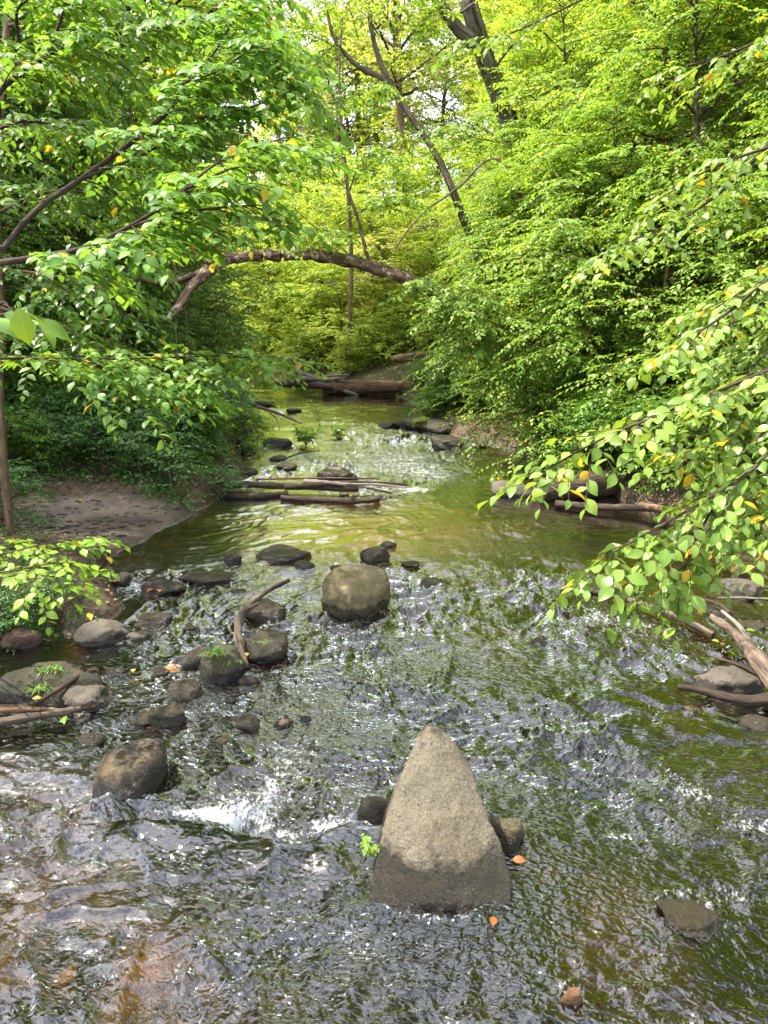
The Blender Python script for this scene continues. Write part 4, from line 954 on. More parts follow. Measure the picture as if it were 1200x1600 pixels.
# ------------------------------------------------------------------ trees drawn limb by limb
class Limbed:
    """a tree (Empty) with its own trunk, limbs and foliage in world coordinates"""
    def __init__(s, name, label, cat, base, bark, leafm, seed):
        s.o = thing(name, label, cat, base); s.b = np.array(base, float); s.bark = bark; s.leafm = leafm; s.rng = np.random.default_rng(seed); s.k = seed
    def limb(s, pts, r0, r1, name='limb', n=26, sides=9, mat=None, rough=.12):
        s.k += 1; pn = resample(pts, n); t = np.linspace(0, 1, n)
        m = MB(); tubes(m, pn - s.b, r0 + (r1 - r0) * t ** .8, sides, 0, rough, s.k); return m.build(name, mat or s.bark, s.o), pn
    def leafy(s, pts, r0, r1, n_sub=14, sub_len=.55, u0=.2, n_twig=5, K=8, leaf=.07, lod='high', twig_len=.3, droop=.4, tilt=.35, hang=.2, tdroop=.35, stem=.0022, leafm=None, vert=.0, name='branch'):
        """a leafy branch as one part: wood, twigs and leaves"""
        rng = s.rng; s.k += 1; pn = resample(pts, 24); t = np.linspace(0, 1, 24); m = MB()
        tubes(m, pn - s.b, r0 + (r1 - r0) * t, 7, 0, .12, s.k); tang = nrm(np.gradient(pn, axis=0)); S, D, L = [], [], []
        for j in range(n_sub):
            v = min(1, u0 + (1 - u0) * (j + .7 * rng.random()) / max(1, n_sub - 1)); q = np.array([np.interp(v, t, pn[:, k]) for k in range(3)]); tg = np.array([np.interp(v, t, tang[:, k]) for k in range(3)])
            sd = nrm(np.cross(tg, V(0, 0, 1)) + 1e-4) * (1 if j % 2 else -1); an = rng.uniform(.45, 1.1) * (.2 if j == n_sub - 1 else 1)
            d = nrm(tg * math.cos(an) + sd * math.sin(an) + V(0, 0, rng.normal(vert, .18))); SL = sub_len * (1.2 - .7 * v) * rng.uniform(.6, 1.25)
            ss = np.linspace(0, 1, 6)[:, None]; sp = q + d * SL * ss - V(0, 0, 1) * droop * SL * ss ** 2
            tubes(m, sp - s.b, (max(.003, r1 * .9)) * (1 - .6 * ss[:, 0]), 4, 0, cap=False)
            for k in range(n_twig):
                x = min(1, (k + .5 + rng.uniform(-.2, .2)) / n_twig) if k < n_twig - 1 else 1
                b = q + d * SL * x - V(0, 0, 1) * droop * SL * x ** 2; s2 = nrm(np.cross(d, V(0, 0, 1)) + 1e-4) * (1 if k % 2 else -1); a2 = rng.uniform(.4, 1.0) * (.15 if k == n_twig - 1 else 1)
                S.append(b); D.append(nrm(d * math.cos(a2) + s2 * math.sin(a2) + V(0, 0, rng.normal(-.05, .15)))); L.append(twig_len * rng.uniform(.6, 1.25))
        sprays(m, rng, np.array(S) - s.b, D, L, K, leaf, lod, tdroop, tilt, stem=stem, hang=hang)
        return m.build(name, [s.bark, leafm or s.leafm], s.o)

# the arched fallen tree over the stream
bx, by = 3.1, 13.6
T = Limbed('arched_tree', 'brown mossy trunk arching low across the stream with upright shoots', 'tree', (bx, by, hz(bx, by)), M_ARCH, M_LEAF_R, 900)
T.limb([V(bx, by, hz(bx, by) - .1), P(780, 530, 13.2), P(730, 486, 12.6), P(682, 458, 12.2), P(640, 438, 12), P(600, 424, 12), P(550, 408, 12), P(490, 399, 12), P(440, 399, 12), P(400, 399, 12), P(360, 405, 12), P(330, 416, 12)],   .115, .078, 'trunk', 90, 18, rough=.38)
T.limb([P(335, 414, 12), P(315, 432, 12), P(297, 452, 11.9), P(280, 478, 11.8), P(262, 500, 11.7)], .10, .05, mat=bark_mat('bark_peeled', (.07, .045, .03), (.24, .16, .10), pale=(.42, .36, .28)), sides=12, rough=.3)
T.limb([P(335, 415, 12), P(305, 430, 12.2), P(262, 442, 12.6), P(225, 438, 13), P(185, 432, 13.4)], .07, .05, sides=10)
T.limb([P(350, 410, 12), P(322, 408, 11.9), P(305, 396, 11.8), P(292, 386, 11.7)], .055, .03)
T.limb([P(465, 398, 12), P(452, 372, 12), P(430, 345, 12), P(408, 312, 12), P(392, 292, 12), P(378, 262, 12.1)], .045, .022)
T.limb([P(579, 416, 12), P(570, 385, 12), P(560, 345, 12), P(545, 300, 12.1), P(533, 240, 12.2), P(515, 180, 12.2), P(490, 130, 12.3), P(455, 70, 12.4), P(430, 30, 12.5)], .036, .010, n=40)
T.limb([P(548, 400, 12), P(515, 372, 12.2), P(480, 345, 12.4), P(455, 320, 12.5)], .014, .006)
for k, pts in enumerate([[P(545, 300, 12), P(560, 262, 11.8), P(585, 240, 11.6)], [P(535, 250, 12.2), P(505, 235, 12), P(470, 240, 11.8)], [P(515, 180, 12.2), P(480, 165, 12), P(440, 170, 11.8)], [P(515, 180, 12.2), P(550, 150, 12), P(580, 140, 12)],
                         [P(400, 305, 12), P(430, 280, 11.8), P(470, 268, 11.6)], [P(400, 305, 12), P(370, 290, 12.2), P(340, 300, 12.2)], [P(555, 335, 12), P(590, 315, 11.8), P(625, 310, 11.6)], [P(455, 375, 12), P(480, 362, 11.7), P(510, 360, 11.5)]]):
    T.leafy(pts, .010, .004, 9, .6, .1, 5, 9, .085, 'mid', .35, leafm=M_LEAF_R, stem=.004)

for pts in [[P(700, 468, 12.3), P(690, 450, 12), P(670, 440, 11.6)], [P(720, 480, 12.5), P(705, 490, 12), P(690, 480, 11.5)], [P(740, 495, 12.7), P(745, 485, 12.2), P(725, 470, 11.6)], [P(760, 510, 12.9), P(760, 530, 12.4), P(740, 540, 11.8)], [P(720, 480, 12.5), P(740, 520, 12.1), P(750, 505, 11.6)], [P(700, 468, 12.3), P(730, 450, 12), P(760, 460, 11.6)]]:
    T.leafy(pts, .010, .004, 10, .7, .1, 6, 9, .085, 'mid', .35, leafm=M_LEAF_R, stem=.004)

# leaning bare tree above the arch, the arching dead branch beside it
bx, by = 3.2, 17.0
T = Limbed('leaning_tree', 'slender grey tree leaning left with a forked top above the arched trunk', 'tree', (bx, by, hz(bx, by)), M_BARK, M_LEAF_FAR_LIT, 920)
T.limb([V(bx, by, hz(bx, by) - .1), P(765, 450, 16.8), P(735, 370, 16.5), P(712, 310, 16), P(692, 262, 16), P(665, 215, 16), P(640, 180, 16), P(610, 130, 16), P(590, 85, 16), P(578, 30, 16), P(572, -60, 16)], .105, .045, 'trunk', 60, 14, rough=.15)
T.limb([P(606, 128, 16), P(590, 118, 15.9), P(565, 108, 15.8), P(540, 85, 15.6), P(520, 55, 15.5), P(505, -10, 15.5)], .075, .03)
T.limb([P(588, 45, 16), P(605, 25, 15.8), P(604, -5, 15.8)], .03, .015)
T.limb([P(560, 107, 15.8), P(545, 112, 15.7), P(535, 118, 15.6)], .03, .012)
for k, pts in enumerate([[P(540, 85, 15.6), P(500, 60, 15.4), P(455, 40, 15)], [P(560, 60, 15.6), P(540, 10, 15.4), P(480, 0, 15)], [P(600, 110, 16), P(640, 70, 15.8), P(665, 30, 15.6)], [P(580, 60, 16), P(620, 20, 15.6), P(650, 0, 15.5)], [P(530, 60, 15.5), P(500, 90, 15.3), P(450, 110, 15)],
                         [P(660, 205, 16), P(700, 190, 15.6), P(740, 180, 15.3)], [P(600, 120, 16), P(560, 150, 15.6), P(520, 160, 15.4)], [P(640, 180, 16), P(620, 220, 15.6), P(590, 240, 15.4)]]):
    T.leafy(pts, .012, .005, 10, .9, .1, 5, 10, .11, 'low', .5, leafm=M_LEAF_R, stem=.004)
T = Limbed('bare_branch_tree', 'thin grey dead stem bowing down to the left in front of the leaning tree', 'tree', (3.1, 14.3, hz(3.1, 14.3)), M_BARK, M_LEAF_R, 930)
T.limb([V(3.1, 14.3, hz(3.1, 14.3) - .1), P(815, 400, 14.3), P(808, 290, 14.2), P(780, 250, 14), P(755, 254, 14), P(728, 282, 14), P(700, 305, 13.9), P(670, 325, 13.8), P(645, 350, 13.7), P(625, 378, 13.6), P(617, 392, 13.6)], .04, .012, 'trunk', 60, 8)
# the big furrowed forked tree
bx, by = 5.0, 20.5
T = Limbed('forked_tree', 'thick furrowed grey tree leaning left and forking near the top of the frame', 'tree', (bx, by, hz(bx, by)), M_BARK_BIG, M_LEAF_FAR_LIT, 940)
T.limb([V(bx, by, hz(bx, by) - .2), P(842, 420, 19.6), P(815, 280, 19.2), P(785, 160, 18.8), P(762, 100, 18.5), P(745, 50, 18.2), P(730, 0, 18), P(710, -80, 18)], .30, .20, 'trunk', 60, 20, rough=.16)
T.limb([P(752, 78, 18.3), P(722, 52, 18.0), P(700, 25, 17.8), P(682, -5, 17.6), P(655, -60, 17.4)], .17, .11, sides=14, rough=.2)
for pts in [[P(720, 20, 18), P(780, -20, 17), P(850, -30, 16)], [P(690, -10, 17.6), P(620, -30, 17), P(560, -10, 16)], [P(790, 180, 18.8), P(830, 140, 18), P(880, 120, 17)], [P(770, 110, 18.5), P(810, 60, 17.5), P(850, 30, 17)]]:
    T.leafy(pts, .03, .01, 14, 1.3, .1, 6, 10, .13, 'low', .6, leafm=M_LEAF_FAR_LIT, stem=.004)
# trunks standing in the right hand thicket
for k, (px, yb, r, mt, lb, top) in enumerate([(1090, 14.0, .19, M_BARK_BIG, 'stout dark trunk half hidden by leaves at the upper right', -120), (830, 19.0, .15, M_BARK, 'pale grey trunk in the middle of the right hand thicket', 150),
        (905, 11.6, .035, M_BARK_TAN, 'thin straight tan stem low in the right hand thicket', 380), (1150, 12.0, .07, M_BARK, 'slim grey leaning trunk in the upper right corner', -60), (1060, 16.0, .20, M_BARK, 'grey trunk behind the leaves left of the stout dark one', 0),
        (872, 13.5, .028, M_BARK_TAN, 'very thin stem left of the straight tan stem', 200), (1000, 12.4, .05, M_BARK, 'slim dark stem between the tan stem and the hanging leaves', 250)]):
    x = (px - 600) / FPX * yb * 1.02; T = Limbed('tree', lb, 'tree', (x, yb, hz(x, yb)), mt, M_LEAF_R, 950 + k)
    tp = P(px - 10, top, yb); tp2 = tp + V(.1, 0, 3.0) if top < 60 else tp
    T.limb([V(x, yb, hz(x, yb) - .1), V(x + .05, yb, hz(x, yb) + 1.5), (V(x, yb, 2.5) + tp) / 2, tp, tp2 + V(0, 0, .5)], r, r * .6, 'trunk', 30, 12, rough=.15)
    for j in range(4):
        b = tp + V(0, 0, -j * .5); T.leafy([b, b + V(rng.uniform(-.6, .6), -.5, .3), b + V(rng.uniform(-1.3, 1.3), -1.0, .2)], .012, .004, 8, .7, .1, 5, 9, .085, 'mid', .35, stem=.004)
# slim pale sapling by the log jam
T = Limbed('slim_tree', 'slim pale straight tree standing behind the far log jam', 'tree', tuple(P(543, 597, 26)), M_BARK_TAN, M_LEAF_FAR_LIT, 970)
T.limb([P(543, 600, 26), P(545, 540, 26), P(549, 430, 26), P(546, 330, 26), P(534, 200, 26), P(530, 120, 26), P(535, 20, 26)], .10, .045, 'trunk', 40, 10)
for k, yy in enumerate((60, 110, 170, 230, 290, 350)):
    sgn = 1 if k % 2 else -1; b = P(536, yy, 26); T.leafy([b, b + V(sgn * .9, -.3, .5), b + V(sgn * 2.0, -.6, .4)], .02, .006, 10, 1.0, .1, 5, 10, .12, 'low', .5, stem=.004)
# pale dead trunks seen against the sky far away
for k, (px, top, lb) in enumerate([(527, 90, 'pale dead trunk in the far wood left of the leaning tree'), (558, 110, 'second thin pale trunk in the far wood, right beside the wider one'), (585, 110, 'orange brown trunk in the far wood just under the leaning tree fork')]):
    d = 44 + 2 * k; b = P(px, 470, d); T = Limbed('far_trunk', lb, 'tree', (b[0], b[1], hz(b[0], b[1])), [M_PALE, M_BARK_TAN, M_BARK_TAN][k], M_LEAF_BACKLIT, 980 + k)
    T.limb([V(b[0], b[1], hz(b[0], b[1]) - .1), P(px + 4, 300, d), P(px, top, d), P(px - 6, top - 150, d)], .26, .12, 'trunk', 20, 8)
    for j in range(3): q = P(px, top + 40 * j, d); T.leafy([q, q + V(1, -.5, .6), q + V(2.2, -1, .5)], .02, .01, 10, 1.6, .1, 5, 10, .16, 'low', .7, stem=.004)
# thin tree at the left edge of the frame
x, y = -3.72, 7.05
T = Limbed('edge_tree', 'thin tan trunk standing on the bank at the very left edge', 'tree', (x, y, hz(x, y)), M_BARK_TAN, M_LEAF_SHADE, 990)
T.limb([V(x, y, hz(x, y) - .1), P(0, 640, 7.0), P(2, 500, 7.0), P(-4, 330, 7), P(0, 180, 7), P(14, 0, 7), P(20, -100, 7)], .042, .028, 'trunk', 40, 12)
for k, (a, b, c) in enumerate([((0, 330), (70, 300), (150, 300)), ((0, 200), (80, 190), (170, 200)), ((5, 100), (90, 90), (180, 110)), ((0, 420), (80, 430), (160, 450)), ((10, 40), (120, 20), (230, 30)), ((0, 480), (60, 500), (130, 520))]):
    T.leafy([P(*a, 7), P(*b, 6.6), P(*c, 6.4)], .014, .004, 12, .75, .08, 6, 9, .08, 'mid', .35, leafm=M_LEAF_SHADE)

# near tree whose branches enter from the left
x, y = -3.4, 2.6
T = Limbed('overhanging_tree', 'near tree sending dark leafy branches in from the left over the stream', 'tree', (x, y, hz(x, y)), M_BARK_TWIG, M_LEAF_LEFT, 1000)
T.limb([V(x, y, hz(x, y) - .1), V(x, y, 1.5), V(x + .05, y, 3), V(x, y + .1, 4.6), V(x - .2, y, 6.2), V(x - .2, y, 8.0)], .14, .07, 'trunk', 30, 14, mat=M_BARK)
A = V(x, y, 2.6); B = V(x, y + .1, 3.6); Cc = V(x, y + .1, 4.6)
LF = dict(lod='high', leaf=.068, K=8)
T.leafy([A, P(-90, 420, 3.4), P(0, 410, 3.5), P(70, 400, 3.5), P(140, 385, 3.5), P(200, 355, 3.5), P(250, 325, 3.5), P(300, 290, 3.5), P(350, 268, 3.6)], .020, .005, 24, .40, .30, 5, 7, tilt=.3, lod='high', leaf=.066, twig_len=.24)
T.leafy([P(200, 355, 3.5), P(270, 335, 3.5), P(340, 325, 3.6), P(400, 320, 3.6)], .008, .004, 10, .3, .1, 3, 7, tilt=.3, lod='high', leaf=.064, twig_len=.22)
T.leafy([P(280, 300, 3.5), P(340, 255, 3.6), P(400, 230, 3.7), P(445, 215, 3.8)], .007, .004, 10, .35, .1, 5, 7, tilt=.3, lod='high', leaf=.064, twig_len=.22)
T.leafy([B, P(-80, 390, 4.2), P(60, 322, 4.4), P(140, 270, 4.4), P(205, 222, 4.4), P(262, 175, 4.4), P(285, 132, 4.4), P(325, 95, 4.5), P(355, 50, 4.5)], .022, .006, 26, .55, .35, 5, 8, **{k: LF[k] for k in ('lod',)}, leaf=.068)
T.leafy([P(125, 280, 4.4), P(210, 247, 4.4), P(258, 222, 4.4), P(300, 196, 4.4), P(350, 168, 4.5)], .010, .005, 14, .45, .15, 5, 8, leaf=.068)
T.leafy([P(285, 132, 4.4), P(340, 110, 4.4), P(400, 80, 4.4), P(440, 110, 4.4)], .008, .004, 12, .45, .1, 5, 8, leaf=.068)
T.leafy([Cc, P(-60, 170, 4.6), P(0, 138, 4.7), P(65, 92, 4.8), P(130, 60, 4.8), P(215, 48, 4.8), P(300, 30, 4.8), P(390, -10, 4.8)], .024, .006, 26, .6, .25, 5, 8, leaf=.072)
T.leafy([P(75, 85, 4.8), P(95, 30, 4.8), P(110, -20, 4.8), P(140, -80, 4.8)], .012, .006, 12, .5, .1, 5, 8, leaf=.072)
T.leafy([Cc, P(-30, 60, 5.0), P(30, 10, 5.2), P(80, -30, 5.2)], .018, .006, 14, .6, .25, 5, 8, leaf=.072)
T.leafy([A, P(-120, 560, 4.0), P(0, 560, 4.2), P(100, 560, 4.4), P(220, 560, 4.6), P(330, 556, 4.8), P(400, 560, 5.0)], .010, .004, 24, .50, .30, 5, 7, leaf=.064, twig_len=.26, droop=.3)
T.leafy([P(120, 562, 4.4), P(190, 580, 4.4), P(260, 596, 4.5)], .006, .003, 10, .35, .1, 5, 7, leaf=.064, twig_len=.22)
T.leafy([V(x, y, 3.4), P(-80, 200, 5.4), P(40, 190, 5.6), P(130, 200, 5.8), P(230, 210, 6.0)], .016, .005, 22, .7, .25, 5, 8, leaf=.08, lod='mid')
T.leafy([Cc, P(60, -60, 5.8), P(200, -20, 6), P(330, 30, 6.2), P(440, 60, 6.2)], .016, .005, 22, .7, .25, 5, 8, leaf=.085, lod='mid')
T.leafy([V(x, y, 2.2), P(-60, 500, 3.0), P(-10, 480, 2.2), P(5, 472, 2.0)], .006, .003, 3, .12, .8, 1, 3, leaf=.095, twig_len=.08, leafm=M_LEAF_BRIGHT)
# one large heart shaped leaf close to the camera belongs to that twig
m = MB(); q = P(28, 480, 1.75) - T.b; leaves(m, np.array([q]), np.array([[.15, .0, -1.0]]), np.array([[0.1, -1, .15]]), [.085], 'high', 0)
o = m.build('leaf', M_LEAF_BRIGHT, T.o); o['label'] = 'large single heart shaped leaf near the lens'

# near tree whose branches hang in from the right
x, y = 3.0, 2.3
T = Limbed('overhanging_tree', 'near tree hanging bright large leafed branches in from the right', 'tree', (x, y, -.1), M_BARK_TWIG, M_LEAF_NEAR, 1100)
T.limb([V(x, y, -.2), V(x + .1, y, 1.5), V(x, y, 3), V(x, y + .1, 4.6), V(x + .2, y, 6.5)], .12, .06, 'trunk', 30, 14, mat=M_BARK)
A = V(x, y, 2.3); B = V(x, y + .1, 3.2); Cc = V(x, y + .1, 4.2)
kw = dict(leaf=.050, lod='high', hang=.28, tdroop=.3, tilt=.40, twig_len=.14, K=6, droop=.22)
T.leafy([B, P(1290, 90, 3.5), P(1228, 190, 3.5), P(1138, 290, 3.4), P(1048, 352, 3.4), P(963, 385, 3.4)], .014, .003, 13, .30, .35, 4, **kw)
T.leafy([B, P(1290, 200, 3.3), P(1218, 225, 3.3), P(1118, 260, 3.3), P(1028, 312, 3.3)], .011, .003, 10, .24, .35, 3, **kw)
T.leafy([Cc, P(1290, 330, 3.0), P(1238, 400, 3.0), P(1148, 480, 2.9), P(1098, 515, 2.85), P(1063, 540, 2.8)], .011, .003, 11, .20, .3, 3, **kw)
T.leafy([A, P(1300, 500, 2.6), P(1238, 560, 2.6), P(1148, 600, 2.5), P(1048, 642, 2.45), P(948, 682, 2.4), P(860, 730, 2.4)], .010, .0028, 14, .15, .3, 3, **kw)
T.leafy([A, P(1300, 600, 2.5), P(1238, 670, 2.5), P(1168, 740, 2.4), P(1088, 790, 2.4), P(1008, 835, 2.35), P(950, 868, 2.35)], .010, .0028, 12, .14, .25, 3, **kw)
T.leafy([A, P(1300, 540, 2.7), P(1258, 600, 2.7), P(1178, 690, 2.6), P(1123, 780, 2.5), P(1088, 840, 2.45), P(1068, 895, 2.4)], .010, .0028, 11, .13, .25, 3, **kw)
T.leafy([P(1123, 780, 2.5), P(1078, 820, 2.4), P(1033, 870, 2.4), P(993, 912, 2.4)], .005, .0025, 5, .09, .3, 2, **kw)
T.leafy([A, P(1320, 680, 2.4), P(1288, 740, 2.4), P(1238, 790, 2.35), P(1218, 825, 2.3)], .008, .003, 6, .12, .25, 3, **kw)
T.leafy([A, P(1320, 460, 3.2), P(1268, 540, 3.2), P(1198, 620, 3.2), P(1148, 670, 3.2), P(1108, 700, 3.2)], .009, .003, 11, .25, .3, 3, **kw)
T.leafy([A, P(1320, 560, 2.9), P(1288, 640, 2.9), P(1228, 700, 2.8), P(1168, 800, 2.7)], .008, .003, 10, .2, .25, 3, **kw)
T.leafy([B, P(1320, 420, 3.4), P(1288, 520, 3.4), P(1238, 600, 3.4), P(1188, 660, 3.3)], .008, .003, 10, .25, .25, 3, **kw)
T.leafy([B, P(1320, 380, 3.8), P(1278, 450, 3.8), P(1198, 530, 3.8), P(1128, 570, 3.8)], .009, .003, 11, .3, .35, 3, **kw)
kw2 = dict(kw); kw2.update(leaf=.054)
T.leafy([Cc, P(1320, -60, 4.0), P(1248, 30, 4.2), P(1148, 80, 4.3), P(1048, 110, 4.4)], .014, .003, 10, .4, .35, 3, **kw2)
T.leafy([V(x, y, 4.6), P(1238, -110, 4.6), P(1038, -60, 4.8), P(888, 10, 4.8), P(798, 52, 4.7), P(728, 62, 4.6)], .012, .003, 10, .3, .35, 3, **kw2)

for a_, b_, c_, d_ in [((1330, 430), (1250, 500), (1190, 560), (1150, 590)), ((1330, 500), (1260, 590), (1210, 660), (1170, 720)), ((1330, 600), (1270, 690), (1210, 740), (1150, 780)), ((1330, 660), (1270, 740), (1220, 790), (1150, 830)), ((1330, 560), (1240, 620), (1150, 640), (1080, 680)), ((1330, 330), (1250, 400), (1190, 440), (1140, 470))]:
    T.leafy([A, P(*a_, 3.1), P(*b_, 3.1), P(*c_, 3.0), P(*d_, 3.0)], .008, .003, 13, .24, .3, 4, **kw)
# bright leafed shrub at the lower left
x, y = -2.95, 4.5
T = Limbed('shrub', 'bright light green shrub reaching over the water at the lower left', 'shrub', (x, y, hz(x, y)), M_BARK_TWIG, M_LEAF_BRIGHT, 1200)
kw3 = dict(leaf=.056, lod='high', hang=.12, tdroop=.3, tilt=.25, twig_len=.16, K=6, droop=.25)
r_ = V(x, y, hz(x, y) - .05)
T.leafy([r_, V(x + .1, y, .6), P(-60, 885, 4.3), P(20, 862, 4.2), P(80, 848, 4.1), P(128, 842, 4.0)], .008, .0025, 8, .20, .5, 2, **kw3)
T.leafy([r_, V(x + .1, y - .1, .6), P(-40, 905, 4.1), P(30, 890, 4.0), P(85, 880, 3.9), P(115, 885, 3.9)], .008, .0025, 7, .17, .5, 2, **kw3)
T.leafy([r_, V(x + .1, y - .1, .5), P(-50, 925, 4.0), P(10, 905, 3.9), P(48, 905, 3.8), P(62, 920, 3.75)], .008, .0025, 6, .16, .5, 2, **kw3)
T.leafy([r_, V(x, y, .6), P(-80, 870, 4.3), P(-30, 855, 4.3), P(20, 850, 4.3)], .008, .0025, 6, .2, .5, 2, **kw3)
# dark leafy plants under it
for k, (px, py, s, lb) in enumerate([(30, 965, .36, 'dark green low plant under the bright shrub at the water edge'), (90, 955, .28, 'dark glossy low plant beside the smooth grey stone'), (5, 985, .3, 'dark low plant at the left edge above the reddish rock'), (20, 830, .5, 'small green plant at the foot of the thin tan trunk'),
                                    (120, 745, .45, 'small green plant at the back of the sand bar'), (60, 775, .55, 'dark green plant left of the sand bar'), (225, 770, .35, 'small plant on the clod in the middle of the sand bar'), (345, 765, .4, 'dark plant hanging over the left end of the crossing logs')]):
    q = G(px, py, .1); tree('bushB', q[0], q[1], ra(), s, lb, 'plant', 'plant', z=hz(q[0], q[1]) - .02, leafm=M_LEAF_LOW)
# leafy sprouts in mid stream
def sprout(px, py, h, n, lb, z0=.0, leaf=.07, seed=0):
    rg = np.random.default_rng(seed); b = G(px, py, z0); T = thing('sprout', lb, 'plant', b); m = MB(); S, D, L = [], [], []
    for i in range(n):
        a = rg.uniform(0, 6.28); d = nrm(V(math.cos(a) * .5, math.sin(a) * .5, 1)); hh = h * rg.uniform(.5, 1)
        s = np.linspace(0, 1, 5)[:, None]; p = d * hh * s; tubes(m, p, .004 * (1 - .6 * s[:, 0]), 4, 0, cap=False)
        for j in range(5): S.append(p[-1] * (.45 + .55 * j / 4)); D.append(nrm(V(rg.normal(), rg.normal(), .35))); L.append(min(.14, h * .4))
    sprays(m, rg, S, D, L, 6, leaf, 'mid', .3, .35)
    m.build('foliage', [M_BARK_TWIG, M_LEAF_R], T); return T
sprout(478, 697, .42, 16, 'leafy green sprout clump growing on a stone in mid stream', seed=1)
sprout(500, 668, .75, 3, 'tall thin sprout rising behind the sprout clump in mid stream', seed=2)
sprout(527, 686, .28, 7, 'small sprout clump right of the tall thin one in mid stream', seed=3)
sprout(435, 645, .6, 3, 'thin pale sprout near the slanting dead branch', seed=4, leaf=.06)
sprout(588, 1338, .10, 3, 'tiny bright sprout on the left edge of the tall wedge boulder', z0=.05, leaf=.025, seed=5)
sprout(655, 668, .25, 8, 'grassy sprout at the tip of the long mossy stone', seed=6, z0=.05)
def tuft(px, py, z0, n, ln, lb, seed):
    rg = np.random.default_rng(seed); b = G(px, py, z0); m = MB()
    for i in range(n):
        a = rg.uniform(0, 6.28); s = np.linspace(0, 1, 6)[:, None]; l = ln * rg.uniform(.5, 1.1); o = V(rg.normal(0, .035), rg.normal(0, .02), 0)
        p = o + V(math.cos(a), math.sin(a), 0) * l * s * .8 + V(0, 0, 1) * l * (s * .75 - .8 * s ** 2)
        w = .0035 * (1 - s ** 2) + .0004; sd = V(-math.sin(a), math.cos(a), 0)
        vv = np.concatenate([p + sd * w, p - sd * w, ]); k = np.arange(5); m.add(vv, np.stack([k, k + 1, k + 7, k + 6], -1))
    o = m.build('grass_tuft', M_GRASS); o.location = tuple(b); tag(o, lb, 'grass')
tuft(335, 1020, .20, 70, 0.093, 'bright green grass tuft drooping over the mossy rock', 1)
tuft(362, 1034, .13, 24, 0.074, 'small grass tuft at the right shoulder of the mossy rock', 2)
tuft(78, 1047, .10, 50, 0.093, 'grass tuft on top of the big mossy slab', 3)
tuft(60, 1078, .10, 30, 0.099, 'thin strip of grass across the front of the big mossy slab', 4)
tuft(412, 1003, .2, 24, 0.050, 'sparse green blades on the pointed dark rock', 5)
# fallen leaves one can point at
def fleaf(px, py, z, size, mat, lb, a, tilt=.3, curl=1.0, n=1):
    m = MB(); rg = np.random.default_rng(int(px)); 
    for i in range(n):
        aa = a + i * 1.3
        leaves(m, np.array([[.3 * size * i, .1 * size * i, .004 * i]]), np.array([[math.cos(aa), math.sin(aa), .1]]), np.array([[rg.normal(0, tilt), -.35, 1.0]]), [size], 'high', 0)
    o = m.build('fallen_leaf', mat); o.location = tuple(G(px, py, z)); tag(o, lb, 'leaf')
fleaf(262, 1048, .05, .085, M_ORANGE, 'large curled orange brown dead leaf beside the mossy rock', .3, n=3)
fleaf(238, 922, .06, .075, M_ORANGE, 'dead orange leaf at the foot of the wedge shaped dark rock', 2.6, n=3)
for k, (px, py, z, s, mt, lb) in enumerate([(322, 893, .06, .05, M_YELLOW, 'pale yellow leaf on the low dark rock'), (207, 1050, .02, .05, M_YELLOW, 'yellow leaf floating right of the big mossy slab'), (65, 1090, .18, .05, M_YELLOW, 'yellow leaf lying on the big mossy slab'),
        (100, 1120, .10, .075, M_LEAF_BRIGHT, 'pale green leaf caught on the sticks at the left edge'), (570, 843, .02, .05, M_YELLOW, 'yellow leaf floating on the calm pool'), (165, 911, .05, .05, M_YELLOW, 'pale leaf beside the rotten stump'), (147, 914, .05, .05, M_YELLOW, 'yellow leaf at the foot of the rotten stump'),
        (1112, 1000, .04, .05, M_YELLOW, 'yellow leaf at the tip of the washed grey log'), (1128, 1008, .05, .05, M_ORANGE, 'pinkish leaf below the washed grey log tip'), (1180, 986, .22, .06, M_LEAF_BRIGHT, 'green leaf stuck on the split snag'), (772, 1432, .0, .05, M_ORANGE, 'brown leaf under the right foot of the wedge boulder'),
        (800, 1343, .06, .06, M_ORANGE, 'pink brown leaf at the right side of the wedge boulder'), (548, 775, .12, .10, M_DEAD, 'dead brown leaf standing on the log bundle'), (165, 1240, .02, .05, M_YELLOW, 'tiny yellow leaf in the water left of the round boulder'), (385, 1020, .14, .05, M_YELLOW, 'small pale leaf against the driftwood')]):
    fleaf(px, py, z, s, mt, lb, k * 1.7)

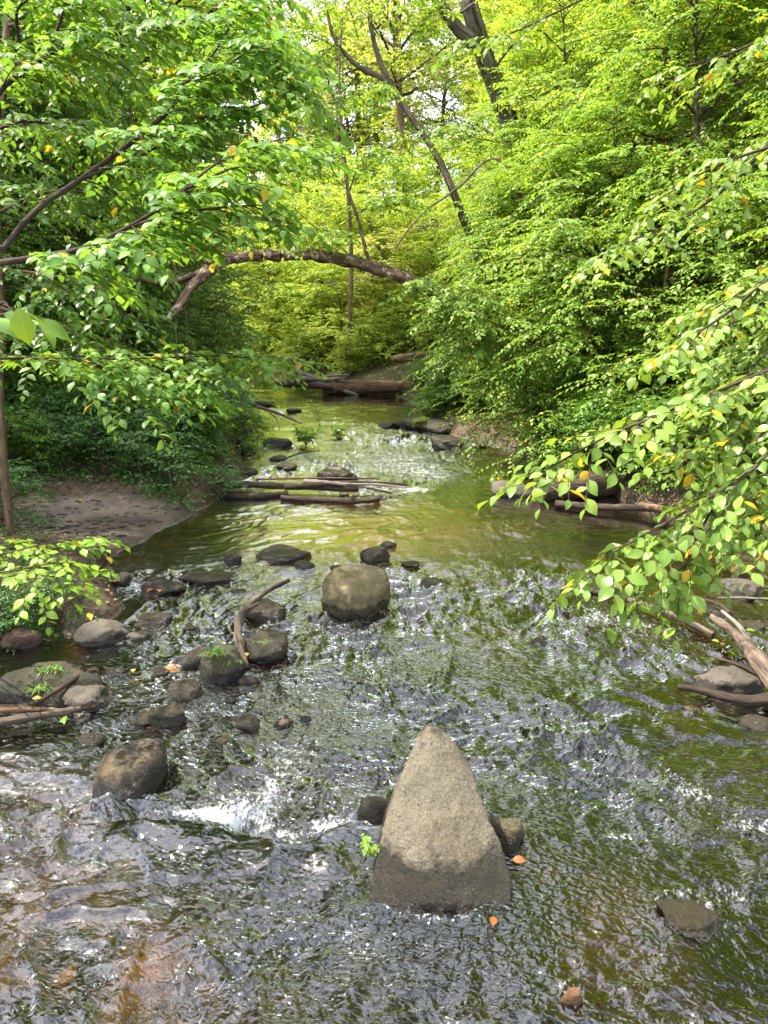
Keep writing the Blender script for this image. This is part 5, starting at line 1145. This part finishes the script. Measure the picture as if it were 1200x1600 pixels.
# ------------------------------------------------------------------ ground cover and litter
rng = np.random.default_rng(77)
def scatter(n, x0, x1, y0, y1, smin=.05, sand=.5):
    x = rng.uniform(x0, x1, n); y = rng.uniform(y0, y1, n); s = sdist(x, y); k = (s > smin) & (sandm(x, y) < sand * rng.random(n) * 2); return x[k], y[k], s[k]
x, y, s = scatter(52000, -9, 9, 3.5, 26, .03, .35)
z = terrain(x, y) + .006 + .02 * rng.random(len(x)); n = len(x)
a = rng.uniform(0, 6.28, n); d = np.stack([np.cos(a), np.sin(a), rng.normal(0, .15, n)], -1); nn = V(0, 0, 1) + .35 * rng.standard_normal((n, 3))
m = MB(); leaves(m, np.stack([x, y, z], -1), d, nn, rng.uniform(.03, .075, n), 'low', 0); o = m.build('leaf_litter', M_DEAD); tag(o, 'brown dead leaves littering both banks', 'leaf litter', kind='stuff')
x, y, s = scatter(26000, -9, 8, 3.8, 31, .05, .15)
dens = n2(x, y, .9, 3, 55); k = (dens > -.15); x, y, s = x[k], y[k], s[k]; n = len(x); z = terrain(x, y)
a = rng.uniform(0, 6.28, n); D = np.stack([np.cos(a) * .5, np.sin(a) * .5, np.ones(n)], -1)
m = MB(); sprays(m, rng, np.stack([x, y, z], -1), D, rng.uniform(.08, .30, n), 7, .045, 'mid', .5, .4, mat=1, stem=.002)
o = m.build('ground_cover', [M_BARK_TWIG, M_LEAF_LOW]); tag(o, 'low green plants covering both banks', 'ground cover', kind='stuff')
# bits of twig and bark on the sand bar
x = rng.uniform(-4.8, -1.9, 700); y = rng.uniform(7.3, 10.4, 700); s = sdist(x, y); k = (s > .12) & (sandm(x, y) > .2); x, y = x[k], y[k]; n = len(x); z = terrain(x, y) + .003
a = rng.normal(.5, .7, n); L_ = rng.uniform(.02, .12, n); tt = np.linspace(0, 1, 3)[None, :, None]
pp = np.stack([x, y, z], -1)[:, None] + np.stack([np.cos(a), np.sin(a), 0 * a], -1)[:, None] * L_[:, None, None] * tt
m = MB(); tubes(m, pp, np.full((n, 3), .006), 4, 0, cap=False); o = m.build('twig_debris', M_LOG_DARK); tag(o, 'bits of dark twig strewn over the sand bar', 'debris', kind='stuff')
